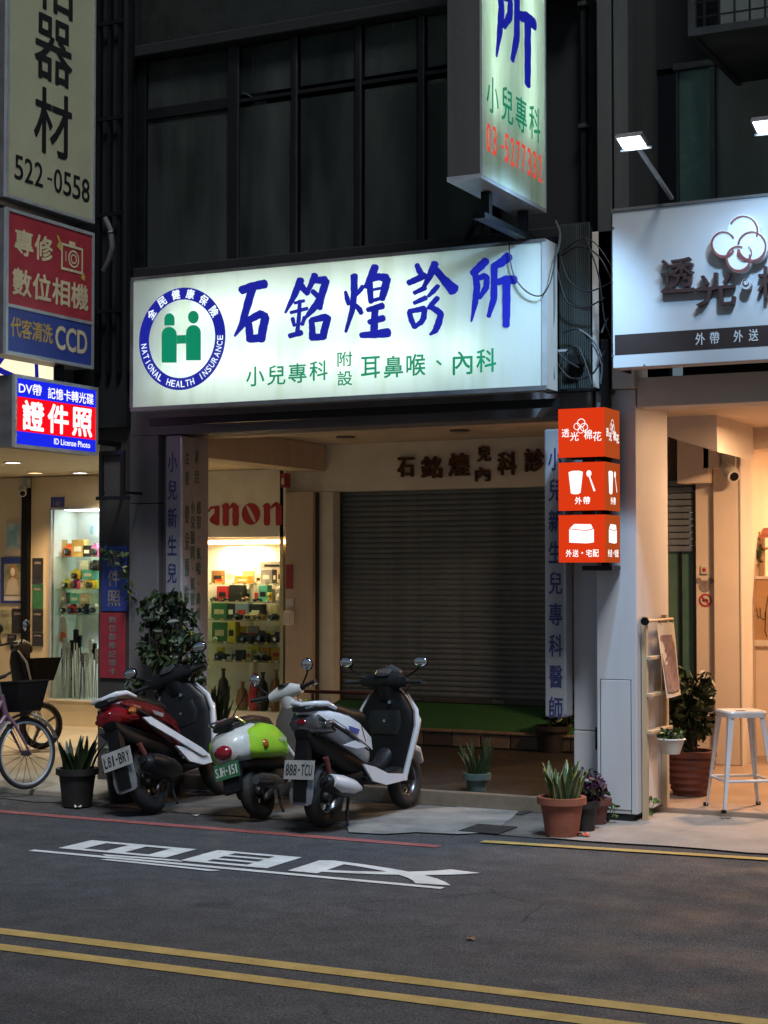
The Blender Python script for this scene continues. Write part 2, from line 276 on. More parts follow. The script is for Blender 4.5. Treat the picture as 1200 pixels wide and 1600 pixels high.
# ------------------------------------------------------------------ mesh helpers
class MB:
    def __init__(s): s.v = []; s.f = []; s.mi = []; s.cur = 0
    def add(s, vs, fs):
        o = len(s.v); s.v += [tuple(x) for x in vs]
        for f in fs: s.f.append(tuple(i + o for i in f)); s.mi.append(s.cur)
        return s
    def box(s, x0, x1, y0, y1, z0, z1, b=0.0):
        if x0 > x1: x0, x1 = x1, x0
        if y0 > y1: y0, y1 = y1, y0
        if z0 > z1: z0, z1 = z1, z0
        b = min(b, (x1 - x0) * .45, (y1 - y0) * .45, (z1 - z0) * .45)
        if b <= 0:
            v = [(x, y, z) for z in (z0, z1) for y in (y0, y1) for x in (x0, x1)]
            return s.add(v, [(0, 2, 3, 1), (4, 5, 7, 6), (0, 1, 5, 4), (2, 6, 7, 3), (0, 4, 6, 2), (1, 3, 7, 5)])
        bm = bmesh.new()
        r = bmesh.ops.create_cube(bm, size=1)
        for q in bm.verts: q.co = ((x0 + x1) / 2 + q.co.x * (x1 - x0), (y0 + y1) / 2 + q.co.y * (y1 - y0), (z0 + z1) / 2 + q.co.z * (z1 - z0))
        bmesh.ops.bevel(bm, geom=bm.edges[:], offset=b, segments=2, affect='EDGES', profile=0.5)
        bm.verts.index_update()
        s.add([q.co for q in bm.verts], [[q.index for q in f.verts] for f in bm.faces]); bm.free(); return s
    def tube(s, pts, r, n=8, cap=True):
        pts = [Vector(p) for p in pts]; k = len(pts)
        rr = r if isinstance(r, (list, tuple)) else [r] * k
        vs = []; a = None
        for i, p in enumerate(pts):
            t = (pts[min(i + 1, k - 1)] - pts[max(i - 1, 0)])
            t = t.normalized() if t.length > 1e-9 else Vector((0, 0, 1))
            if a is None: a = t.orthogonal().normalized()
            else:
                a = a - t * a.dot(t); a = a.normalized() if a.length > 1e-6 else t.orthogonal().normalized()
            b = t.cross(a)
            for j in range(n):
                q = 2 * math.pi * j / n; vs.append(p + (a * math.cos(q) + b * math.sin(q)) * rr[i])
        fs = [(i * n + j, i * n + (j + 1) % n, (i + 1) * n + (j + 1) % n, (i + 1) * n + j) for i in range(k - 1) for j in range(n)]
        if cap: fs += [tuple(range(n))[::-1], tuple((k - 1) * n + j for j in range(n))]
        return s.add(vs, fs)
    def lathe(s, prof, c=(0, 0, 0), n=24, ax='z'):
        vs = []; c = Vector(c)
        for r, h in prof:
            for j in range(n):
                q = 2 * math.pi * j / n; x, y = r * math.cos(q), r * math.sin(q)
                vs.append(c + Vector({'z': (x, y, h), 'y': (x, h, y), 'x': (h, x, y)}[ax]))
        k = len(prof)
        return s.add(vs, [(i * n + j, i * n + (j + 1) % n, (i + 1) * n + (j + 1) % n, (i + 1) * n + j) for i in range(k - 1) for j in range(n)])
    def prism(s, poly, d0, d1, ax='y'):
        """poly: 2D points; extruded d0..d1 along ax (poly in the other two axes)"""
        def P(a, b, d): return {'y': (a, d, b), 'x': (d, a, b), 'z': (a, b, d)}[ax]
        n = len(poly)
        return s.add([P(a, b, d0) for a, b in poly] + [P(a, b, d1) for a, b in poly],
                     [tuple(range(n)), tuple(range(2 * n - 1, n - 1, -1))] + [(i, i + n, (i + 1) % n + n, (i + 1) % n) for i in range(n)])
    def rings(s, rings, close=True, cap=True):
        n = len(rings[0]); vs = [p for r in rings for p in r]; k = len(rings)
        fs = [(i * n + j, i * n + (j + 1) % n, (i + 1) * n + (j + 1) % n, (i + 1) * n + j) for i in range(k - 1) for j in range(n)]
        if cap: fs += [tuple(range(n))[::-1], tuple((k - 1) * n + j for j in range(n))]
        return s.add(vs, fs)
    def loft(s, st, n=16, ax='x', e=2.4):
        """st: (pos along ax, centre a, centre b, half a, half b); ax x: a=y b=z ; ax z: a=x b=y"""
        rs = []
        for q in st:
            t, ca, cb, ha, hb = q[:5]; ee = q[5] if len(q) > 5 else e
            ring = []
            for j in range(n):
                an = 2 * math.pi * j / n; c_, s_ = math.cos(an), math.sin(an)
                a = ca + ha * math.copysign(abs(c_) ** (2 / ee), c_); b = cb + hb * math.copysign(abs(s_) ** (2 / ee), s_)
                ring.append((t, a, b) if ax == 'x' else ((a, b, t) if ax == 'z' else (a, t, b)))
            rs.append(ring)
        return s.rings(rs)
    def ball(s, c, r, n=12, m=8):
        r = r if isinstance(r, (tuple, list)) else (r, r, r)
        vs = [(c[0], c[1], c[2] - r[2])]
        for i in range(1, m):
            t = math.pi * i / m
            for j in range(n):
                q = 2 * math.pi * j / n
                vs.append((c[0] + r[0] * math.sin(t) * math.cos(q), c[1] + r[1] * math.sin(t) * math.sin(q), c[2] - r[2] * math.cos(t)))
        vs.append((c[0], c[1], c[2] + r[2])); L = len(vs) - 1
        fs = [(0, 1 + (j + 1) % n, 1 + j) for j in range(n)]
        for i in range(m - 2):
            a = 1 + i * n
            fs += [(a + j, a + (j + 1) % n, a + n + (j + 1) % n, a + n + j) for j in range(n)]
        a = 1 + (m - 2) * n
        fs += [(a + j, a + (j + 1) % n, L) for j in range(n)]
        return s.add(vs, fs)
    def disc(s, c, r, ax='y', n=28, r2=None):
        def P(a, b): return {'y': (c[0] + a, c[1], c[2] + b), 'x': (c[0], c[1] + a, c[2] + b), 'z': (c[0] + a, c[1] + b, c[2])}[ax]
        o = [P(r * math.cos(2 * math.pi * j / n), r * math.sin(2 * math.pi * j / n)) for j in range(n)]
        if r2 is None: return s.add(o, [tuple(range(n))])
        i_ = [P(r2 * math.cos(2 * math.pi * j / n), r2 * math.sin(2 * math.pi * j / n)) for j in range(n)]
        return s.add(o + i_, [(j, (j + 1) % n, n + (j + 1) % n, n + j) for j in range(n)])
    def torus(s, c, R_, r, ax='y', n=32, m=10, sq=1.0):
        rs = []
        for i in range(n):
            a = 2 * math.pi * i / n; ring = []
            for j in range(m):
                b = 2 * math.pi * j / m; rad = R_ + r * math.cos(b); h = r * sq * math.sin(b)
                x, y = rad * math.cos(a), rad * math.sin(a)
                ring.append({'y': (c[0] + x, c[1] + h, c[2] + y), 'x': (c[0] + h, c[1] + x, c[2] + y), 'z': (c[0] + x, c[1] + y, c[2] + h)}[ax])
            rs.append(ring)
        rs.append(rs[0])
        n_ = m
        vs = [p for r_ in rs for p in r_]
        return s.add(vs, [(i * n_ + j, i * n_ + (j + 1) % n_, (i + 1) * n_ + (j + 1) % n_, (i + 1) * n_ + j) for i in range(n) for j in range(n_)])
    def mesh(s, name, mats, smooth=False):
        me = bpy.data.meshes.new(name); me.from_pydata(s.v, [], s.f)
        for m in (mats if isinstance(mats, (list, tuple)) else [mats]): me.materials.append(MATS[m])
        if max(s.mi, default=0) > 0: me.polygons.foreach_set('material_index', s.mi)
        bm = bmesh.new(); bm.from_mesh(me); bmesh.ops.recalc_face_normals(bm, faces=bm.faces[:]); bm.to_mesh(me); bm.free()
        if smooth:
            me.shade_smooth()
            try: me.set_sharp_from_angle(angle=R(38 if smooth is True else smooth))
            except Exception: pass
        me.update(); return me

def put(name, me, parent=None, world=True):
    o = bpy.data.objects.new(name, me); C.objects.link(o)
    if parent is not None:
        o.parent = parent
        if world:
            if parent.type == 'EMPTY': o.matrix_parent_inverse = Matrix.Translation(-parent.location)
    return o
def obj(name, mb, mats, parent=None, smooth=False, world=True): return put(name, mb.mesh(name, mats, smooth), parent, world)
def tag(o, label, cat, group=None):
    o['label'] = label; o['category'] = cat
    if group: o['group'] = group
    return o
def thing(name, label, cat, loc=(0, 0, 0), group=None):
    o = bpy.data.objects.new(name, None); C.objects.link(o); o.location = loc; o.empty_display_size = 0.1
    return tag(o, label, cat, group)
def struct(o): o['kind'] = 'structure'; return o
def stuff(o): o['kind'] = 'stuff'; return o
def box(name, m, parent, x0, x1, y0, y1, z0, z1, b=0.0, smooth=False): return obj(name, MB().box(x0, x1, y0, y1, z0, z1, b), m, parent, smooth)
def light(name, kind, loc, energy, col, parent, size=0.1, rot=None, spot=None, blend=0.5):
    d = bpy.data.lights.new(name, kind); d.energy = energy; d.color = col
    if kind == 'AREA': d.size = size
    else: d.shadow_soft_size = size
    if spot: d.spot_size = spot; d.spot_blend = blend
    o = bpy.data.objects.new(name, d); C.objects.link(o); o.location = loc
    if rot is not None: o.rotation_euler = rot
    o.parent = parent; T = parent.location.copy(); o.matrix_parent_inverse = Matrix.Translation(-T)
    return o

# ------------------------------------------------------------------ lettering
_G = {}
def glyph(s, offset=0.0, shear=0.0):
    k = (s, offset, shear)
    if k not in _G:
        cu = bpy.data.curves.new('glyph', 'FONT'); cu.body = s; cu.resolution_u = 3; cu.offset = offset; cu.shear = shear
        o = bpy.data.objects.new('glyph', cu); me = bpy.data.meshes.new_from_object(o)
        V = [tuple(v.co[:2]) for v in me.vertices]; F = [tuple(p.vertices) for p in me.polygons]
        bpy.data.meshes.remove(me); bpy.data.objects.remove(o); bpy.data.curves.remove(cu)
        _G[k] = (V, F)
    return _G[k]
def gl_add(mb, s, frame, u0, v0, w, h, off=0.0, fit=True, shear=0.0, depth=0.0, rot=0.0):
    """glyph s fitted into the box (u0,v0,w,h) of a frame (origin, u axis, v axis, normal)"""
    if off > 0:      # heavier weight: the same outline shifted a little each way
        o_, U_, W_, N_ = frame
        for k, (a, b) in enumerate(((0, 0), (1, 0), (-1, 0), (0, 1), (0, -1), (.7, .7), (-.7, -.7), (.7, -.7), (-.7, .7))):
            gl_add(mb, s, (o_ + U_ * (a * off * min(w, h)) + W_ * (b * off * min(w, h)) + N_ * (.00016 * k), U_, W_, N_), u0, v0, w, h, 0.0, fit, shear, depth, rot)
        return
    V, F = glyph(s, 0.0, shear)
    if not V: return
    org, U, W, N = frame
    if fit:
        x0 = min(p[0] for p in V); x1 = max(p[0] for p in V); y0 = min(p[1] for p in V); y1 = max(p[1] for p in V)
        sx, sy = w / max(1e-6, x1 - x0), h / max(1e-6, y1 - y0)
    else:
        x0, y0, sx, sy = 0.0, -0.12, w, h
    def P(p, d=0.0):
        a, b = (p[0] - x0) * sx, (p[1] - y0) * sy
        if rot:
            a -= w / 2; b -= h / 2; a, b = a * math.cos(rot) - b * math.sin(rot) + w / 2, a * math.sin(rot) + b * math.cos(rot) + h / 2
        return org + U * (u0 + a) + W * (v0 + b) + N * d
    n = len(V)
    if depth <= 0: mb.add([P(p) for p in V], F)
    else:
        cnt = {}
        for f in F:
            for i in range(len(f)):
                e = (f[i], f[(i + 1) % len(f)]); cnt[tuple(sorted(e))] = cnt.get(tuple(sorted(e)), []) + [e]
        side = [(e[0][0], e[0][1], e[0][1] + n, e[0][0] + n) for e in cnt.values() if len(e) == 1]
        mb.add([P(p) for p in V] + [P(p, depth) for p in V], [tuple(i + n for i in f) for f in F] + [tuple(reversed(f)) for f in F] + side)
AX, AY, AZ = Vector((1, 0, 0)), Vector((0, 1, 0)), Vector((0, 0, 1))
def front(x, y, z): return (Vector((x, y, z)), AX, AZ, -AY)       # a frame on a plane that faces the street
def right(x, y, z): return (Vector((x, y, z)), AY, AZ, AX)        # a frame on a plane that faces right
def line(parent, s, frame, u0, v0, w, h, m, off=0.0, name='lettering', **k):
    mb = MB(); gl_add(mb, s, frame, u0, v0, w, h, off, **k); return obj(name, mb, m, parent)
def row(parent, s, frame, u0, v0, w, h, m, off=0.0, gap=0.12, name='character', each=True, **k):
    """characters of s spread evenly over the box, each fitted to its own cell"""
    n = len(s); cw = w / (n - gap * 1.0 if n > 1 else 1); mb = MB()
    for i, ch in enumerate(s):
        if ch == ' ': continue
        if each: mb = MB()
        if ch in '、·.-':
            q = 0.25; gl_add(mb, ch, frame, u0 + i * cw + cw * 0.3, v0 + (h * 0.42 if ch != '、' else h * 0.12), cw * q * (2 if ch == '-' else 1), h * (0.25 if ch != '-' else 0.09), off, **k)
        else:
            f = 0.55 if ch in '1I' and False else 1 - gap
            gl_add(mb, ch, frame, u0 + i * cw, v0, cw * f, h, off, **k)
        if each: obj(name, mb, m, parent)
    if not each: obj(name, mb, m, parent)
def column(parent, s, frame, u0, vtop, w, pitch, m, off=0.0, fill=0.8, name='character', each=True):
    mb = MB()
    for i, ch in enumerate(s):
        if each: mb = MB()
        if ch in '、·': gl_add(mb, '·', frame, u0 + w * .4, vtop - pitch * (i + .62), w * .2, pitch * .2, 0)
        else: gl_add(mb, ch, frame, u0, vtop - pitch * (i + 1) + pitch * (1 - fill) / 2, w, pitch * fill, off)
        if each: obj(name, mb, m, parent)
    if not each: obj(name, mb, m, parent)
def brush(strokes, mapf, lift):
    """ink strokes: each a list of (x, y, width); mapf(x, y, k) -> world point. One mesh, every stroke a hair above the last"""
    mb = MB()
    for k, st in enumerate(strokes):
        P = [Vector((a, b)) for a, b, _ in st]; W_ = [c for _, _, c in st]
        # resample
        Q = []; 
        for i in range(len(P) - 1):
            for t in range(4): u = t / 4; Q.append((P[i].lerp(P[i + 1], u), W_[i] * (1 - u) + W_[i + 1] * u))
        Q.append((P[-1], W_[-1]))
        L, Rr = [], []
        for i, (p, wd) in enumerate(Q):
            d = (Q[min(i + 1, len(Q) - 1)][0] - Q[max(i - 1, 0)][0]).normalized(); nn = Vector((-d.y, d.x))
            j = wd * 0.5 * (1 + 0.05 * math.sin(i * 2.3 + k))
            L.append(p + nn * j); Rr.append(p - nn * j)
        d0 = (Q[0][0] - Q[1][0]).normalized(); d1 = (Q[-1][0] - Q[-2][0]).normalized()
        n0 = Vector((-d0.y, d0.x)); n1 = Vector((-d1.y, d1.x)); w0, w1 = Q[0][1] / 2, Q[-1][1] / 2
        cap0 = [Q[0][0] + d0 * w0 * c + n0 * w0 * s_ for c, s_ in ((.35, .8), (.62, .25), (.5, -.35), (.2, -.9))]
        cap1 = [Q[-1][0] + d1 * w1 * c + n1 * w1 * s_ for c, s_ in ((.35, .8), (.6, .2), (.55, -.4), (.25, -.85))]
        poly_v = L + cap1[::1] + Rr[::-1] + cap0[::1]
        # order caps to avoid crossing: both start on their own left side
        m = len(L)
        vs = [mapf(p.x, p.y, k * lift) for p in L] + [mapf(p.x, p.y, k * lift) for p in Rr]
        fs = [(i, i + 1, m + i + 1, m + i) for i in range(m - 1)]
        mb.add(vs, fs)
        mb.add([mapf(p.x, p.y, k * lift) for p in [Rr[0]] + cap0 + [L[0]]] if (Rr[0] - cap0[0]).length < (L[0] - cap0[0]).length else [mapf(p.x, p.y, k * lift) for p in [L[0]] + cap0 + [Rr[0]]], [tuple(range(6))])
        mb.add([mapf(p.x, p.y, k * lift) for p in [L[-1]] + cap1 + [Rr[-1]]] if (L[-1] - cap1[0]).length < (Rr[-1] - cap1[0]).length else [mapf(p.x, p.y, k * lift) for p in [Rr[-1]] + cap1 + [L[-1]]], [tuple(range(6))])
    return mb

# ================================================================== ground
road = struct(obj('road', MB().add([(-150, -150, 0), (150, -150, 0), (150, 150, 0), (-150, 150, 0)], [(0, 1, 2, 3)]), 'asphalt'))
def rag(mb, x0, x1, y0, y1, z, jit=0.03, n=40, tilt=0.0):
    """sheet with an uneven street edge"""
    g = random.Random(int(abs(x0) * 100 + abs(y0) * 10))
    a = [(x0 + (x1 - x0) * i / n, y0 + tilt * i / n + g.uniform(-jit, jit), z) for i in range(n + 1)]
    b = [(x0 + (x1 - x0) * i / n, y1, z) for i in range(n + 1)]
    return mb.add(a + b, [(i, i + 1, n + 2 + i, n + 1 + i) for i in range(n)])
def mark(name, y0, y1, x0, x1, m, slope=0.0, z=0.004):
    mb = MB(); n = 60; g = random.Random(int(y0 * 100))
    a = []; b = []
    for i in range(n + 1):
        x = x0 + (x1 - x0) * i / n; s = slope * (x - x0)
        a.append((x, y0 + s + g.uniform(-.004, .004), z)); b.append((x, y1 + s + g.uniform(-.004, .004), z))
    mb.add(a + b, [(i, i + 1, n + 2 + i, n + 1 + i) for i in range(n)]); return obj(name, mb, m, road)
mark('yellow_line', 6.49, 6.60, -20, 8, 'paint_yellow'); mark('yellow_line', 6.21, 6.32, -20, 8, 'paint_yellow')
mark('red_line', 9.76, 9.86, -20, -4.50, 'paint_red')
mark('edge_line', 10.06, 10.15, -4.32, 4, 'paint_yellow', slope=0.08, z=0.009)
# the painted slow sign, read by riders coming from the right
mb = MB(); gl_add(mb, '慢', (Vector((-3.88, 8.40, 0.004)), AY, -AX, AZ), 0, 0, 0.68, 2.86, off=0.004)
obj('road_character', mb, 'paint_white', road)

apron = struct(obj('pavement', rag(MB(), -30, -3.9, 10.06, 11.62, 0.006, 0.035, 160, 0.35), 'apron'))
g = random.Random(3); pts = []
for px, py in ((545, 1300), (540, 1283), (600, 1268), (690, 1262), (760, 1258), (815, 1262), (800, 1278), (770, 1300), (715, 1303), (650, 1300), (600, 1303)):
    q = onZ(px, py, 0.010); pts.append((q.x, q.y, 0.010))
obj('pale_patch', MB().add(pts, [tuple(range(len(pts)))]), 'apron_light', apron)  # irregular patch, paler than the pavement around it
for (px0, py0), (px1, py1) in (((716, 1301), (850, 1280)), ((805, 1275), (850, 1264))):
    a, b = onZ(px0, py0, 0), onZ(px1, py1, 0)
    obj('drain_cover', MB().box(a.x, b.x, a.y, a.y + 0.34, 0.008, 0.016, 0.004), 'iron', apron)
cafe_ap = struct(obj('cafe_pavement', rag(MB(), -3.98, 12, 10.42, 12.2, 0.011, 0.03, 60, 0.25), 'cafe_apron'))
struct(obj('cafe_floor', MB().box(-4.6, 6, 11.9, 20, 0.0, 0.05, 0.01), 'cafe_floor'))
struct(obj('shop_floor', MB().box(-24, -7.78, 10.62, 20, 0.0, 0.055, 0.012), 'left_floor'))
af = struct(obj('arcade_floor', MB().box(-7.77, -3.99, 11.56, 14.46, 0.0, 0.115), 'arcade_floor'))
obj('step_nosing', MB().box(-7.77, -3.99, 11.50, 11.556, 0.0, 0.12, 0.01), 'step_tile', af)
# raised threshold of the clinic: rows of edge tiles, green turf ramp
th = thing('threshold_step', 'tiled step along the foot of the roller shutter', 'step', (-6.5, 14.5, 0.115))
box('step_core', 'step_tile_dark', th, -8.3, -4.4, 14.50, 15.6, 0.10, 0.255)
g = random.Random(5)
for i in range(13):
    x = -8.28 + i * 0.297
    box('tile', 'step_tile' if g.random() < 0.55 else 'step_tile_dark', th, x, x + 0.285, 14.475, 14.51 + g.uniform(0, .004), 0.125, 0.245, 0.006)
    box('tile', 'step_tile', th, x, x + 0.285, 14.46, 14.62, 0.252, 0.272 + g.uniform(0, .003), 0.006)
tm = obj('turf_mat', MB().add([(-8.25, 14.64, .275), (-4.5, 14.64, .275), (-4.5, 15.46, .445), (-8.25, 15.46, .445), (-8.25, 14.64, .255), (-4.5, 14.64, .255), (-4.5, 15.46, .255), (-8.25, 15.46, .255)],
     [(0, 1, 2, 3), (0, 1, 5, 4), (1, 2, 6, 5), (2, 3, 7, 6), (3, 0, 4, 7)]), 'turf')
tag(tm, 'green artificial turf ramp mat below the roller shutter', 'mat')

# ================================================================== clinic building
cl = thing('clinic_building', 'dark building with the lit clinic signboard and tall upstairs windows', 'building', (-6, 11.4, 0))
YW = 11.4
def fx(px): return onY(px, 250, YW).x
X0, X1 = fx(214), fx(905)
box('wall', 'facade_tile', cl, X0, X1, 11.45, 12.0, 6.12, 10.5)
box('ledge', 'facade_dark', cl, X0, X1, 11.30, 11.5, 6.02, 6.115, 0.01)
box('sill', 'facade_dark', cl, X0, X1 + .1, 11.28, 11.55, 4.12, 4.26, 0.01)
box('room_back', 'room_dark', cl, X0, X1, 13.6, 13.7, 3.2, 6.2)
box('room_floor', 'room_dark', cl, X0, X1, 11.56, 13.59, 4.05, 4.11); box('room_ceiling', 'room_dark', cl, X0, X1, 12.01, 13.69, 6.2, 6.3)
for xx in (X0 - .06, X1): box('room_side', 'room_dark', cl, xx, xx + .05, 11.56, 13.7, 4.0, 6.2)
vx = [222, 365, 460, 560, 658, 760]
xs = [fx(p) for p in vx]
for i in range(len(xs)):
    t = 0.045 if i in (0, 1) else 0.022
    box('mullion', 'frame_dark', cl, xs[i] - t, xs[i] + t, 11.38, 11.46, 4.262, 6.018, 0.004)
    if i > 0: box('mullion_edge', 'frame_alu', cl, xs[i] + t, xs[i] + t + .008, 11.385, 11.40, 4.28, 6.0)
for i in range(len(xs) - 1):
    a, b = xs[i] + 0.046, xs[i + 1] - 0.046
    zt = 5.56
    box('transom', 'frame_dark', cl, a - .02, b + .02, 11.40, 11.45, zt - (.045 if i == 0 else .015), zt + (.045 if i == 0 else .015), 0.003)
    wl = box('window', 'window_glass', cl, a, b, 11.42, 11.426, 4.27, zt - .05)
    wu = box('window', 'window_glass', cl, a, b, 11.42, 11.426, zt + .05, 6.0)
def drape(name, x0, x1, z0, z1, y, m, parent, amp=0.03, waves=6):
    mb = MB(); n = 40; a = []; b = []
    for i in range(n + 1):
        u = i / n; d = amp * math.sin(u * waves * 6.28) + amp * .5 * math.sin(u * waves * 15)
        a.append((x0 + (x1 - x0) * u, y + d, z0)); b.append((x0 + (x1 - x0) * u, y + d * .8, z1))
    mb.add(a + b, [(i, i + 1, n + 2 + i, n + 1 + i) for i in range(n)]); return obj(name, mb, m, parent, True)
drape('curtain', xs[0] + .05, xs[1] - .05, 4.2, 5.5, 11.62, 'curtain', cl)
drape('curtain', xs[0] + .12, xs[1] - .05, 5.6, 6.0, 11.62, 'curtain', cl, .02, 4)
drape('curtain', xs[1] + .05, xs[1] + .2, 4.2, 6.0, 11.60, 'curtain', cl, .02, 2)
# blank wall behind the hanging sign and the column at the corner
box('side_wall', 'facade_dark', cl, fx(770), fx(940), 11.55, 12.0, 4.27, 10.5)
box('corner_column', 'column_grey', cl, fx(940), fx(963), 11.30, 12.0, 3.03, 10.5, 0.008)
box('drain_pipe', 'frame_dark', cl, fx(905), fx(912), 11.44, 11.52, 3.2, 10.5)
for z in (5.0, 5.9, 6.8): box('pipe_clamp', 'frame_alu', cl, fx(902), fx(915), 11.42, 11.53, z, z + .03)
# lower storey: beam, soffit, lintel
box('front_beam', 'pillar_grey', cl, -8.0, -3.99, 11.36, 11.66, 2.885, 3.2, 0.008)
box('fascia', 'facade_dark', cl, -8.0, -3.99, 11.34, 11.56, 3.201, 4.10)
box('soffit', 'ceiling_tan', cl, -8.6, -3.99, 11.661, 15.3, 3.10, 3.16)
box('cross_beam', 'plaster_tan', cl, -8.62, -8.30, 11.95, 15.28, 2.82, 3.098, 0.006)
box('second_beam', 'plaster_tan', cl, -8.29, -3.99, 12.9, 13.12, 3.0, 3.099, 0.006)
box('lintel', 'plaster_cream', cl, -8.95, -4.3, 15.30, 15.6, 2.61, 3.099, 0.004)
box('shutter_pocket', 'facade_dark', cl, -8.4, -4.3, 15.60, 16.2, 2.4, 3.2)
for px, py in ((540, 682), (718, 672)):
    q = onZ(px, py, 3.099); obj('ceiling_vent', MB().lathe([(0, 0), (.09, 0), (.1, -.008), (.09, -.012), (0, -.012)], (q.x, q.y, 3.098), 16), 'alu_dark', cl)
wp = thing('party_wall_pier', 'beige plastered pier between the camera showcase and the shutter', 'pillar', (-8.6, 15.3, 0))
box('pier', 'plaster_tan', wp, onY(447, 900, 15.2).x, onY(490, 900, 15.2).x, 15.18, 15.7, 0.05, 2.608, 0.01)
box('pier', 'plaster_cream', wp, onY(491, 900, 15.3).x, onY(521, 900, 15.3).x, 15.29, 15.75, 0.05, 2.606, 0.008)
box('pipe', 'pillar_dark', wp, onY(489, 900, 15.2).x, onY(493, 900, 15.2).x, 15.24, 15.28, 0.05, 2.6)
e = thing('meter_box', 'small cream electric box fixed to the beige pier', 'meter box', (-8.75, 15.15, 1.3))
a, b = onY(446, 954, 15.15), onY(458, 977, 15.15); box('case', 'plaster_cream', e, a.x, b.x, 15.10, 15.18, b.z, a.z, 0.01); box('lid', 'pot_white', e, a.x + .012, b.x - .012, 15.09, 15.10, b.z + .02, a.z - .02)
e = thing('red_notice', 'narrow red vertical notice pasted on the beige pier', 'notice', (-8.75, 15.17, 1.6))
a, b = onY(447, 882, 15.17), onY(457, 920, 15.17); box('sheet', 'panel_red', e, a.x, b.x, 15.165, 15.172, b.z, a.z); row(e, '防火', front(a.x, 15.163, b.z), .012, .25, .06, .05, 'ink_cream', each=False, name='lettering')
a2, b2 = onY(447, 935, 15.17), onY(459, 943, 15.17); box('strip', 'ink_white', e, a2.x, b2.x, 15.165, 15.172, b2.z - .03, a2.z)
e = thing('fire_alarm', 'red alarm box high on the beige pier', 'alarm', (-8.75, 15.15, 2.6))
a, b = onY(446, 740, 15.15), onY(453, 762, 15.15); box('case', 'panel_red', e, a.x, b.x, 15.05, 15.17, b.z, a.z, 0.01); box('lens', 'ink_cream', e, a.x + .01, b.x - .01, 15.04, 15.05, b.z + .03, a.z - .05)

# roller shutter
rs = thing('roller_shutter', 'closed grey brown roller shutter of the clinic', 'shutter', (-6.9, 15.5, 0.43))
sx0, sx1 = onY(536, 900, 15.5).x, -4.5
prof = []
for i in range(9):
    u = i / 8; prof.append((15.5 - 0.012 * math.sin(math.pi * u) ** 0.7 , u * 0.052))
mbs = MB(); mbs.rings([[(sx0, y, z), (sx1, y, z)] for y, z in prof] , cap=False)
mbs2 = MB(); n = len(prof)
mbs2.add([(sx0, y, z) for y, z in prof] + [(sx1, y, z) for y, z in prof], [(i, i + 1, n + i + 1, n + i) for i in range(n - 1)])
mbs2.add([(sx0, 15.497, .052), (sx1, 15.497, .052), (sx1, 15.505, .0545), (sx0, 15.505, .0545)], [(0, 1, 2, 3)])
slat = mbs2.mesh('slat', 'shutter', True)
z = 0.50; i = 0
while z < 2.62:
    o = put('slat', slat, rs); o.location = (0, rnd.uniform(-.0025, .0025), z); o.rotation_euler = (rnd.uniform(-.02, .02) * 0, 0, 0); z += 0.0545; i += 1
box('bottom_bar', 'rail', rs, sx0, sx1, 15.485, 15.52, 0.446, 0.50, 0.006)
box('lock', 'steel', rs, -6.5, -6.38, 15.47, 15.486, .455, .495, .004)
for xx in (-7.4, -5.5): obj('lift_handle', MB().tube([(xx, 15.486, .47), (xx, 15.45, .47), (xx + .12, 15.45, .47), (xx + .12, 15.486, .47)], .008, 6), 'steel', rs)
box('guide_rail', 'rail', rs, onY(524, 900, 15.45).x, sx0, 15.44, 15.54, 0.26, 2.609, 0.004)
box('guide_lip', 'alu_dark', rs, onY(524, 900, 15.45).x - .004, onY(526, 900, 15.45).x, 15.43, 15.439, 0.26, 2.60)
box('back_panel', 'facade_dark', rs, sx0, sx1, 15.53, 15.55, 0.26, 2.62)
# bronze characters over the shutter
bl = thing('bronze_lettering', 'raised bronze clinic name characters on the beige lintel', 'lettering', (-6.8, 15.3, 2.8))
for ch, cx, cy, wpx, hpx in (('石', 635, 730, 25, 30), ('銘', 675, 730, 31, 34), ('煌', 718, 726, 31, 36), ('兒', 757, 709, 20, 24), ('內', 755, 741, 22, 22), ('科', 793, 724, 28, 36), ('診', 836, 719, 30, 36), ('所', 880, 714, 30, 36)):
    a = onY(cx - wpx / 2, cy + hpx / 2, 15.29); b = onY(cx + wpx / 2, cy - hpx / 2, 15.29)
    mb = MB(); gl_add(mb, ch, front(a.x, 15.298, a.z), 0, 0, b.x - a.x, b.z - a.z, 0.028, depth=0.035); obj('character', mb, 'bronze', bl)

# ================================================================== pillars
lp = thing('clinic_pillar', 'grey pillar under the left end of the clinic signboard', 'pillar', (-7.85, 11.5, 0))
box('shaft', 'pillar_grey', lp, -8.0, -7.72, 11.35, 11.95, 0.05, 2.324, 0.006)
box('shaft_top', 'pillar_grey', lp, -8.0, -7.72, 11.353, 11.95, 2.330, 2.884, 0.006)
box('return', 'pillar_grey', lp, -7.719, -7.655, 11.43, 11.95, 0.05, 2.884, 0.004)
pp = thing('photo_shop_pillar', 'dark pillar with blue and red banners beside the photo shop', 'pillar', (-8.15, 11.5, 0))
box('shaft', 'pillar_dark', pp, -8.32, -8.003, 11.37, 11.95, 0.05, 3.2, 0.006)
def text_board(name, label, x0, x1, y0, y1, z0, z1, tw, tx, bm_='board_grey'):
    t = thing(name, label, 'sign', ((x0 + x1) / 2, (y0 + y1) / 2, z0))
    box('cabinet', bm_, t, x0, x1, y0, y1, z0, z1, 0.012)
    box('edge_trim', 'alu', t, x1 - .012, x1 + .003, y0 - .003, y0 + .012, z0 + .02, z1 - .02)
    column(t, '小兒新生兒專科醫師', front(tx, y0 - .002, 0), 0, z1 - .105, tw, (z1 - .15 - .75) / 9 if False else 0.2245, 'ink_blue', 0.022, 0.70)
    return t
